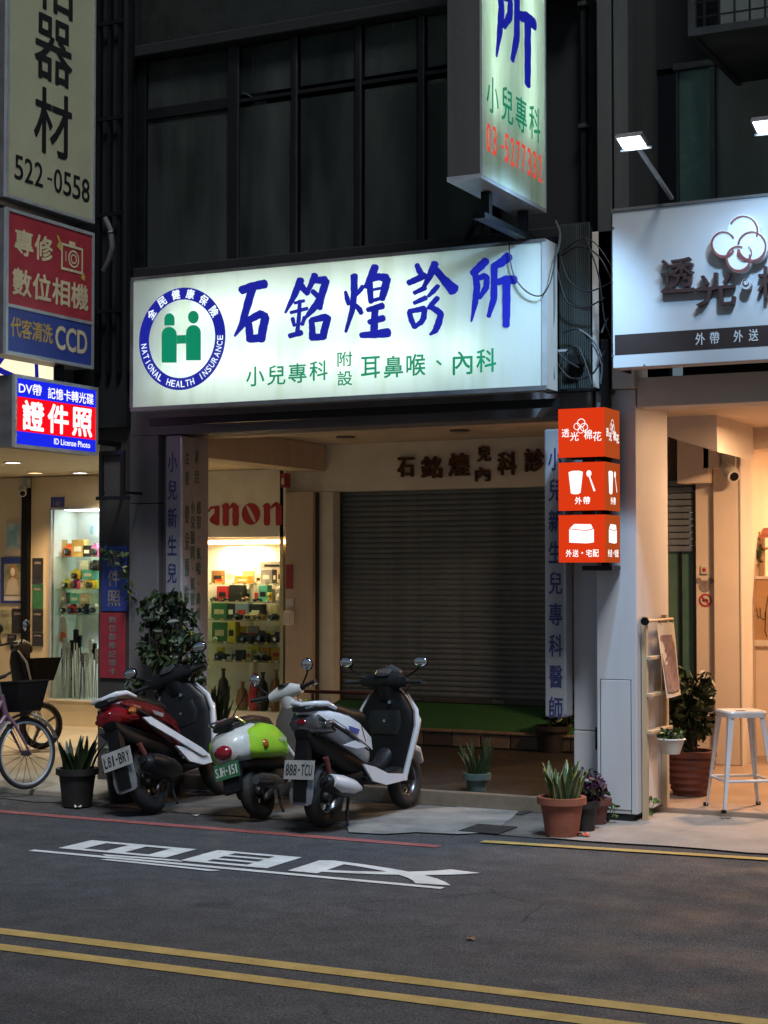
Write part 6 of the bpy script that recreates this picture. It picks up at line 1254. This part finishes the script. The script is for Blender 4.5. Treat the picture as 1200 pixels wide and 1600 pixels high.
# ================================================================== bicycles
def bicycle(name, label, loc, yaw, lean, frame_m, basket=True):
    t = thing(name, label, 'bicycle', loc); t.rotation_euler = (lean, 0, yaw)
    P = lambda nm, mb, m, par=t, sm=True: obj(nm, mb, m, par, sm, False)
    r = .30
    for x in (0, 1.02):
        wh = P('wheel', MB().torus((x, 0, r), r - .018, .018, 'y', 40, 8), 'rubber'); P('rim', MB().torus((x, 0, r), r - .04, .012, 'y', 40, 8), 'alu', wh)
        sp_ = MB()
        for k in range(18): a = 6.283 * k / 18; P('spoke', MB().tube([(x, .02 * (-1) ** k, r), (x + (r - .045) * math.cos(a), 0, r + (r - .045) * math.sin(a))], .0022, 4), 'steel', wh)
        P('hub', MB().tube([(x, -.045, r), (x, .045, r)], .022, 10), 'steel', wh)
        P('mudguard', MB().rings([[(x + (r + .035) * math.cos(a), y, r + (r + .035) * math.sin(a) - (.012 if abs(y) > .02 else 0)) for y in (-.03, -.015, .015, .03)] for a in [R(20 + k * 10) for k in range(15)]], cap=False), 'alu')
    P('head_tube', MB().tube([(.83, 0, .62), (.79, 0, .80)], .022, 10), frame_m)
    P('down_tube', MB().tube([(.84, 0, .64), (.70, 0, .50), (.44, 0, .28)], .02, 10), frame_m); P('top_tube', MB().tube([(.80, 0, .76), (.66, 0, .55), (.40, 0, .40)], .016, 10), frame_m)
    P('seat_tube', MB().tube([(.43, 0, .27), (.30, 0, .66)], .018, 10), frame_m)
    for s in (-1, 1): P('chain_stay', MB().tube([(.42, s * .03, .28), (0, s * .05, r)], .010, 8), frame_m); P('seat_stay', MB().tube([(.33, s * .02, .60), (0, s * .05, r)], .009, 8), frame_m); P('fork', MB().tube([(.84, s * .015, .62), (.87, s * .05, .56), (1.02, s * .055, r)], [.014, .014, .009], 8), frame_m)
    P('seat_post', MB().tube([(.30, 0, .66), (.27, 0, .78)], .013, 8), 'steel'); P('saddle', MB().loft([(.10, 0, .80, .09, .03), (.2, 0, .805, .10, .035), (.32, 0, .80, .05, .03), (.42, 0, .795, .02, .02)], 14, 'x'), 'seat_vinyl')
    cr = P('chainring', MB().torus((.43, -.05, .27), .08, .008, 'y', 28, 6), 'black_metal'); P('disc', MB().disc((.43, -.05, .27), .055, 'y', 20), 'black_metal', cr)
    for s in (-1, 1): P('crank', MB().tube([(.43, s * .06, .27), (.43 + s * -.12, s * .07, .27 - s * -.10)], .009, 6), 'steel'); P('pedal', MB().box(.43 + s * -.12 - .045, .43 + s * -.12 + .045, min(s * .08, s * .17), max(s * .08, s * .17), .27 + s * .10 - .012, .27 + s * .10 + .012, .004), 'black_plastic')
    P('stem', MB().tube([(.79, 0, .80), (.76, 0, .93)], .012, 8), 'chrome'); P('handlebar', MB().tube([(.60, .29, .95), (.70, .25, .98), (.76, .08, .95), (.76, -.08, .95), (.70, -.25, .98), (.60, -.29, .95)], .011, 8), 'chrome')
    for s in (-1, 1): P('grip', MB().tube([(.62, s * .285, .955), (.54, s * .305, .94)], .016, 8), 'rubber')
    if basket:
        bk = P('basket', MB().rings([[(.86 + .0, -.12, .66), (.86, .12, .66), (1.10, .12, .66), (1.10, -.12, .66)], [(.84, -.16, .90), (.84, .16, .90), (1.16, .16, .90), (1.16, -.16, .90)]], cap=False), 'black_plastic', sm=False)
        P('basket_floor', MB().box(.86, 1.10, -.12, .12, .65, .659), 'black_plastic', bk); P('basket_rim', MB().tube([(.84, -.16, .90), (.84, .16, .90), (1.16, .16, .90), (1.16, -.16, .90), (.84, -.16, .90)], .008, 6), 'black_metal', bk)
    return t
bicycle('bicycle', 'purple step-through bicycle with black basket at the left edge', (-8.62, 9.62, .06), R(76), R(-4), 'bike_purple').scale = (.94, .94, .94)
# electric moped bike farther back
def moped():
    p = onZ(66, 1170, .055); loc = (p.x - .42, p.y - 1.02, .055)
    t = thing('electric_bike', 'black electric bike with cream front and round mirror behind the purple bicycle', 'electric bike', loc); t.rotation_euler = (R(-4), 0, R(66))
    P = lambda nm, mb, m, par=t, sm=True: obj(nm, mb, m, par, sm, False); F_ = 1.08
    wheel(t, 'rear_wheel', 0, .21, .07); wheel(t, 'front_wheel', F_, .23, .06)
    P('frame', MB().tube([(.0, 0, .23), (.30, 0, .34), (.62, 0, .30), (.86, 0, .62)], .035, 10), 'black_plastic'); P('battery_box', MB().box(.22, .52, -.09, .09, .30, .55, .03), 'black_plastic')
    P('saddle', MB().loft([(-.02, 0, .74, .08, .03), (.12, 0, .76, .12, .04), (.30, 0, .75, .08, .035), (.40, 0, .74, .03, .02)], 14, 'x'), 'seat_vinyl'); P('seat_post', MB().tube([(.2, 0, .50), (.17, 0, .73)], .02, 8), 'steel')
    for s in (-1, 1): P('fork', MB().tube([(F_, s * .05, .23), (.93, s * .045, .60)], .015, 8), 'scooter_cream')
    P('front_shield', MB().loft([(.45, .90, 0, .025, .10), (.65, .87, 0, .035, .14), (.85, .83, 0, .03, .12), (.95, .82, 0, .02, .07)], 14, 'z'), 'black_plastic'); P('shield_edge', MB().tube([(.97, .05, .50), (.92, -.12, .66), (.88, -.12, .84), (.82, -.06, .96)], .012, 8), 'scooter_cream')
    P('handlebar', MB().tube([(.70, .28, 1.0), (.80, .12, 1.03), (.80, -.12, 1.03), (.70, -.28, 1.0)], .012, 8), 'black_metal'); P('headlamp', MB().loft([(.80, 0, 1.0, .06, .05), (.90, 0, 1.0, .085, .07), (.98, 0, .98, .06, .05)], 14, 'x'), 'shield_taupe')
    for s in (-1, 1): P('grip', MB().tube([(.72, s * .27, 1.0), (.63, s * .32, .99)], .018, 8), 'rubber'); mirror(t, s, (.78, s * .2, 1.02), (.80, s * .28, 1.16), .05, .06, round_=True)
    P('basket', MB().rings([[(.95, -.11, .66), (.95, .11, .66), (1.17, .11, .66), (1.17, -.11, .66)], [(.93, -.15, .88), (.93, .15, .88), (1.24, .15, .88), (1.24, -.15, .88)]], cap=False), 'black_plastic', sm=False)
moped()

# ================================================================== plants
def pot(t, c, r0, r1, h, m, lip=.02, ribs=0):
    x, y, z = c; pr = [(0, 0), (r0, 0)]
    if ribs:
        for i in range(ribs * 2 + 1): u = i / (ribs * 2); pr.append((r0 + (r1 - r0) * math.sin(u * 1.5) + (.013 if i % 2 else 0), h * (.06 + .78 * u)))
    else: pr += [(r0 + (r1 - r0) * .5, h * .5)]
    pr += [(r1 * .98, h - .045), (r1 + lip, h - .045), (r1 + lip, h), (r1 - .012, h), (r1 - .02, h - .03)]
    o = obj('pot', MB().lathe(pr, c, 32), m, t, 30); obj('soil', MB().lathe([(0, 0), (r1 - .018, 0)], (x, y, z + h - .028), 24), 'soil', t); return z + h - .03
def blade_leaf(seed, L, W_, bend, edge):
    g = random.Random(seed); mb = MB(); n = 8; ph = g.uniform(0, 6.28); rows_ = []
    for i in range(n + 1):
        u = i / n; w_ = W_ * (math.sin(math.pi * min(1, .22 + .78 * u)) ** .7 if u < 1 else .02) + .001; tw = .5 * u * g.uniform(.8, 1.2); c = Vector((bend * u * u, .01 * math.sin(ph + 4 * u), L * u * (1 - .08 * u)))
        d = Vector((math.sin(tw) * .3, math.cos(tw), 0)); rows_.append([c - d * w_, c - d * w_ * (1 - edge) + Vector((-.004, 0, 0)), c + Vector((-.010, 0, 0)), c + d * w_ * (1 - edge) + Vector((-.004, 0, 0)), c + d * w_])
    for i in range(n):
        for j in range(4):
            mb.cur = 1 if j in (0, 3) else 0; mb.add([rows_[i][j], rows_[i][j + 1], rows_[i + 1][j + 1], rows_[i + 1][j]], [(0, 1, 2, 3)])
    return mb
LEAFM = {}
def leafmesh(k, L, W_, bend, edge, mats):
    kk = (k, L, W_, edge, tuple(mats))
    if kk not in LEAFM: LEAFM[kk] = blade_leaf(k, L, W_, bend, edge).mesh('leaf', list(mats), True)
    return LEAFM[kk]
def snake(label, loc, r0, r1, h, potm, n, L, W_, seed, mats=('leaf_band', 'leaf_edge'), edge=.28, spread=.5, ribs=0):
    t = thing('snake_plant', label, 'plant', loc); z = pot(t, loc, r0, r1, h, potm, ribs=ribs); g = random.Random(seed)
    for i in range(n):
        a = 6.283 * i / n * 2.4 + g.uniform(-.4, .4); rr = r1 * .75 * math.sqrt(g.random()); k = g.randrange(4)
        o = put('leaf', leafmesh(k, L, W_, .02 + .016 * k, edge, mats), t); s = g.uniform(.6, 1.12)
        o.location = (loc[0] + rr * math.cos(a), loc[1] + rr * math.sin(a), z - .02); o.scale = (s, s * g.uniform(.85, 1.2), s)
        o.rotation_euler = (g.gauss(0, .06), spread * (rr / r1) * g.uniform(.5, 1.2) + .02, a + g.uniform(-.5, .5))
    return t
pq = onZ(868, 1309, .01); snake('snake plant with yellow edged leaves in a large terracotta pot', (pq.x, pq.y + .12, .012), .11, .145, .255, 'terracotta', 30, .29, .026, 1, spread=.22)
pq = onY(745, 1230, 11.68); snake('narrow leaved snake plant in a grey green pot on the step', (pq.x, 11.68, .116), .075, .09, .13, 'pot_green', 40, .31, .009, 2, ('leaf_dark', 'leaf_mid'), .3, .30)
pq = onZ(105, 1262, .01); snake('dark snake plant in a black pot beside the purple bicycle', (pq.x, pq.y + .12, .012), .11, .14, .28, 'pot_black', 26, .29, .024, 3, ('leaf_dark', 'leaf_mid'), .25, .3)
for i, (px, py, lab) in enumerate(((345, 1195, 'snake plant in a dark pot behind the red scooter'), (385, 1190, 'snake plant in a dark pot behind the retro scooter seat'))):
    pq = onZ(px, py, .055); snake(lab, (pq.x - .0, 12.4 + .1 * i, .116), .11, .14, .26, 'pot_black', 18, .46, .026, 5 + i, ('leaf_dark', 'leaf_band'), .25, .35)
pq = onZ(163, 1258, .01); t = thing('potted_plant', 'fluffy silver grey plant in a dark pot behind the red scooter tail', 'plant', (pq.x, pq.y + .25, .012)); z = pot(t, (pq.x, pq.y + .25, .012), .11, .14, .26, 'pot_black'); leafy(t, (pq.x, pq.y + .25, z + .14), (.17, .17, .16), 900, 'leaf_silver', .020, seed=8)
c_ = (pq.x - .02, pq.y + .58, .056); t = thing('potted_plant', 'yellow green leafy plant behind the silver grey plant', 'plant', c_); z = pot(t, c_, .10, .13, .24, 'pot_black'); g = random.Random(9)
for k in range(5): tip = Vector((c_[0] + g.uniform(-.22, .1), c_[1] + g.uniform(-.12, .12), z + g.uniform(.15, .32))); obj('stem', MB().tube([(c_[0], c_[1], z), tip], .006, 5), 'bark', t); leafy(t, tip, (.09, .09, .07), 22, 'leaf_bright', .042, 'leaf_cluster', 30 + k, mats=['leaf_bright', 'leaf_yellow'])
# large shrub before the left clinic pillar
c_ = onZ(262, 1190, .055); sb = thing('shrub', 'tall leafy potted shrub in front of the left text board', 'shrub', (-7.46, 11.12, .012)); sb0 = Vector((-7.46, 11.12, .012)); z = pot(sb, tuple(sb0), .12, .15, .30, 'pot_black')
g = random.Random(12)
g2 = random.Random(77)
for k, (px, py, rx, rz) in enumerate(((262, 958, .15, .13), (236, 972, .13, .13), (288, 985, .14, .13), (255, 1005, .17, .12), (302, 1032, .10, .15), (226, 1012, .10, .10), (276, 932, .09, .07), (312, 1002, .07, .08), (262, 1030, .10, .08), (203, 1068, .10, .07), (248, 928, .06, .06), (296, 958, .08, .07), (222, 948, .06, .07), (316, 1062, .06, .10), (318, 1030, .05, .08))):
    q = onY(264 + (px - 264) * .82, py + 6, 11.19 + g2.uniform(-.06, .06)); obj('branch', MB().tube([sb0 + Vector((0, 0, .3)), sb0.lerp(q, .5) + Vector((g.uniform(-.05, .05), 0, .15)), q], [.016, .011, .005], 6), 'bark', sb)
    leafy(sb, q, (rx * 1.25, .10, rz * 1.2), int(66 * rx / .14), 'leaf_dark', .044, 'foliage', 40 + k, mats=['leaf_dark', 'leaf_mid', 'leaf_yellow'] if k in (2, 4, 5, 7, 13) else ['leaf_dark', 'leaf_mid'], up=.35)
t = thing('climbing_vine', 'thin vine with pale leaves hanging over the blue banner', 'vine', (-8.2, 11.25, 1.5)); P3 = [onY(x, y, 11.28) for x, y in ((166, 868), (178, 862), (190, 872), (195, 890), (203, 925), (208, 950))]; obj('stem', MB().tube(P3, .004, 5), 'bark', t)
for k, p in enumerate(P3[:5]): leafy(t, p, (.08, .04, .08), 14, 'leaf_mid', .035, 'leaf_cluster', 70 + k, mats=['leaf_mid', 'leaf_dark', 'leaf_yellow'])
# purple plant and small pots at the cafe corner
pq = onZ(908, 1300, .01); c_ = (pq.x, pq.y + .08, .012); t = thing('potted_plant', 'purple leaved plant in a small black pot behind the terracotta pot', 'plant', c_); z = pot(t, c_, .065, .085, .20, 'pot_black'); leafy(t, (c_[0] + .02, c_[1], z + .12), (.13, .12, .13), 230, 'leaf_purple', .032, seed=14, mats=['leaf_purple', 'leaf_dark'])
pq = onZ(926, 1290, .01); c_ = (pq.x, pq.y + .09, .012); t = thing('potted_plant', 'small reddish clay pot with trailing leaves against the cafe pillar', 'plant', c_); z = pot(t, c_, .06, .085, .18, 'terracotta_dark'); leafy(t, (c_[0], c_[1], z + .10), (.09, .09, .10), 90, 'leaf_purple', .03, seed=15, mats=['leaf_purple', 'leaf_mid'])
for px, py, r_, n_, lab, sd_ in ((950, 1284, .07, 34, 'weed with round leaves at the foot of the cafe pillar', 16), (1012, 1276, .07, 60, 'bright green weed at the corner of the cafe pillar', 17)):
    q = onZ(px, py, .015); t = thing('weed', lab, 'weed', tuple(q)); g = random.Random(sd_)
    for k in range(7): tip = q + Vector((g.uniform(-.08, .08), g.uniform(-.07, .02), g.uniform(.04, .13))); obj('stem', MB().tube([q, tip], .003, 4), 'leaf_mid', t); leafy(t, tip, (.03, .03, .025), n_ // 7, 'leaf_bright', .024, 'leaf_cluster', sd_ * 10 + k, mats=['leaf_bright', 'leaf_mid'])
# big ribbed pot with shrub inside the cafe arcade
pq = onZ(1070, 1245, .05); c_ = (pq.x, pq.y + .14, .052); t = thing('potted_plant', 'tall bushy plant in a ribbed red clay pot by the cafe ladder', 'plant', c_); z = pot(t, c_, .13, .185, .34, 'terracotta_dark', ribs=5); g = random.Random(18)
for k in range(12):
    tip = Vector((c_[0] + g.uniform(-.17, .20), c_[1] + g.uniform(-.15, .15), z + g.uniform(.2, .62))); obj('stem', MB().tube([(c_[0] + g.uniform(-.05, .05), c_[1], z - .02), tip], [.008, .004], 5), 'bark', t); leafy(t, tip - Vector((0, 0, .06)), (.11, .11, .15), 75, 'leaf_dark', .045, 'foliage', 90 + k, mats=['leaf_dark', 'leaf_mid'], up=-.1)

# ================================================================== stool, plant ladder, small things
st = thing('bar_stool', 'white metal bar stool at the cafe entrance', 'stool', (-3.15, 12.3, .05))
sq = onZ(1133, 1270, .05); sc0 = Vector((sq.x + .055, sq.y + .24, 0)); SH = .765; yawS = R(34)
def rS(x, y, z): c, s = math.cos(yawS), math.sin(yawS); return (sc0.x + x * c - y * s, sc0.y + x * s + y * c, z)
def xf(mb): mb.v = [rS(*v) for v in mb.v]; return mb
seat = MB().loft([(SH - .045, 0, 0, .150, .150), (SH - .012, 0, 0, .155, .155), (SH, 0, 0, .148, .148), (SH + .001, 0, 0, .13, .13), (SH - .006, 0, 0, .10, .10), (SH - .007, 0, 0, .01, .01)], 32, 'z', 7); o = obj('seat', xf(seat), 'stool_white', st, True)
obj('hand_hole', xf(MB().box(-.035, .035, -.010, .010, SH - .0065, SH - .0035)), 'black_metal', o)
for sx_ in (-1, 1):
    for sy_ in (-1, 1):
        a = Vector((sx_ * .135, sy_ * .135, SH - .03)); b = Vector((sx_ * .20, sy_ * .20, .06)); mb = MB(); rr = []
        for u in (0, .3, .9, 1): 
            p = a.lerp(b, u); h_ = .042 * (1 - u) + .016 * u
            rr.append([(p.x, p.y, p.z), (p.x - sx_ * h_, p.y + sy_ * .002, p.z), (p.x - sx_ * h_, p.y - sy_ * .006, p.z), (p.x - sx_ * .008, p.y - sy_ * .008, p.z), (p.x - sx_ * .006, p.y - sy_ * h_, p.z), (p.x + sx_ * .002, p.y - sy_ * h_, p.z)])
        lg = obj('leg', xf(mb.rings(rr)), 'stool_white', st); obj('foot_cap', xf(MB().box(b.x - .016, b.x + .016, b.y - .016, b.y + .016, .051, .075, .004)), 'black_plastic', lg)
for a, b in (((-.17, -.17), (.17, -.17)), ((.17, -.17), (.17, .17)), ((.17, .17), (-.17, .17)), ((-.17, .17), (-.17, -.17))): obj('foot_rail', xf(MB().tube([(a[0], a[1], .27), (b[0], b[1], .27)], .011, 8)), 'stool_white', st)
# wooden ladder on the pillar side with hanging print and planter
ld = thing('wooden_ladder', 'pale wooden ladder rack leaning on the cafe pillar side', 'ladder', (-3.64, 11.8, .05))
lx = -3.64; y0, y1 = onX(1009, 1150, lx).y, onX(1040, 1150, lx).y; ztop = onX(1020, 962, lx).z
for y in (y0, y1): obj('rail', MB().box(lx - .02, lx + .015, y - .022, y + .022, .012 if y == y0 else .05, ztop), 'wood_pale', ld)
for py in (1028, 1086, 1144): z = onX(1010, py, lx).z; obj('rung', MB().box(lx - .012, lx + .05, y0 - .02, y1 + .02, z - .012, z + .012, .003), 'wood_pale', ld)
z = onX(1010, 970, lx).z; obj('top_rod', MB().tube([(lx + .03, y0 - .09, z), (lx + .03, y1 + .09, z)], .012, 10), 'wood_pale', ld); obj('rod_cap', MB().tube([(lx + .03, y0 - .105, z), (lx + .03, y0 - .09, z)], .03, 10), 'black_plastic', ld)
hp = thing('hanging_print', 'brown printed cloth hanging from the wooden ladder rod', 'print', (lx + .05, (y0 + y1) / 2, 1.0)); zt, zb = z - .02, onX(1035, 1090, lx + .05).z; ya, yb = y0 + .14, y1 + .05
def wavy(y0_, y1_, z0_, z1_, off):
    mb = MB(); n = 8; V = []
    for i in range(n + 1):
        for j in range(5): u = i / n; V.append((lx + .05 + off + .05 * (1 - u) ** 2 + .01 * math.sin(j * 1.3 + u * 4), y0_ + (y1_ - y0_) * j / 4 + .04 * (1 - u), z0_ + (z1_ - z0_) * u))
    return mb.add(V, [(i * 5 + j, i * 5 + j + 1, (i + 1) * 5 + j + 1, (i + 1) * 5 + j) for i in range(n) for j in range(4)])
obj('cloth', wavy(ya, yb, zb, zt, 0), 'paper', hp, True); obj('printed_panel', wavy(ya + .03, yb - .03, zb + .04, zt - .09, .003), 'cloth_brown', hp, True)
for y in (ya + .05, yb - .05): obj('hook', MB().tube([(lx + .03, y, z + .014), (lx + .06, y, z - .03)], .003, 5), 'black_metal', hp)
hz = onX(1032, 1158, lx + .08); t = thing('hanging_planter', 'white half round planter with succulents hung on the ladder', 'planter', (lx + .08, (y0 + y1) / 2, hz.z)); cy_ = (y0 + y1) / 2 - .02; zb = onX(1032, 1180, lx + .08).z
obj('bowl', MB().lathe([(0, 0), (.06, 0), (.095, .10), (.105, .105), (.098, .112), (.088, .10), (0, .10)], (lx + .12, cy_, zb), 24), 'pot_white', t, True); leafy(t, (lx + .12, cy_, zb + .13), (.10, .10, .05), 150, 'leaf_mid', .028, seed=19, mats=['leaf_mid', 'leaf_bright'])
# red railing by the shutter
t = thing('red_rail', 'low dark red metal rail in front of the shutter', 'rail', (-7.7, 14.0, .12)); a, b = onY(452, 1079, 13.2), onY(535, 1081, 13.2); obj('bar', MB().tube([(a.x, 13.2, a.z - .5), (a.x, 13.2, a.z - .05), (a.x + .05, 13.2, a.z), (b.x + .3, 13.2, a.z), (b.x + .34, 13.2, a.z - .06), (b.x + .34, 13.2, .12)], .016, 8), 'steel_red', t, True); obj('post', MB().tube([((a.x + b.x) / 2 - .03, 13.2, .12), ((a.x + b.x) / 2 - .03, 13.2, a.z - .018)], .014, 8), 'steel_red', t)
# bits of litter
g = random.Random(31)
for px, py, c, lab, Z0 in ((907, 1306, 'red', 'crumpled red and white wrapper beside the terracotta pot', .014), (305, 1275, 'white', 'scrap of white paper on the road behind the retro scooter', .006), (122, 1262, 'white', 'scrap of white paper beside the black plant pot', .012), (735, 1468, 'brown', 'dry brown leaf lying on the asphalt', .004), (1137, 1278, 'grey', 'small stone on the cafe pavement', .014)):
    q = onZ(px, py, Z0); mb = MB(); V = []
    for i in range(4):
        for j in range(4): V.append((q.x - .02 + (.015 if c != 'red' else .027) * i + g.uniform(-.008, .008), q.y - .02 + (.012 if c != 'red' else .02) * j + g.uniform(-.006, .006), Z0 + .002 + abs(g.gauss(0, .008))))
    mb.add(V, [(i * 4 + j, i * 4 + j + 1, (i + 1) * 4 + j + 1, (i + 1) * 4 + j) for i in range(3) for j in range(3)]); tag(obj('litter', mb, 'item_' + c), lab, 'litter')
t = thing('potted_plant', 'grassy plant in a dark pot at the foot of the right text board', 'plant', (-4.45, 13.3, .12)); q = onZ(862, 1150, .26); c_ = (q.x, q.y, .116); z = pot(t, c_, .12, .15, .24, 'pot_black'); leafy(t, (c_[0] + .08, c_[1], z + .15), (.14, .12, .18), 120, 'leaf_dark', .05, seed=22, mats=['leaf_dark', 'leaf_mid'])
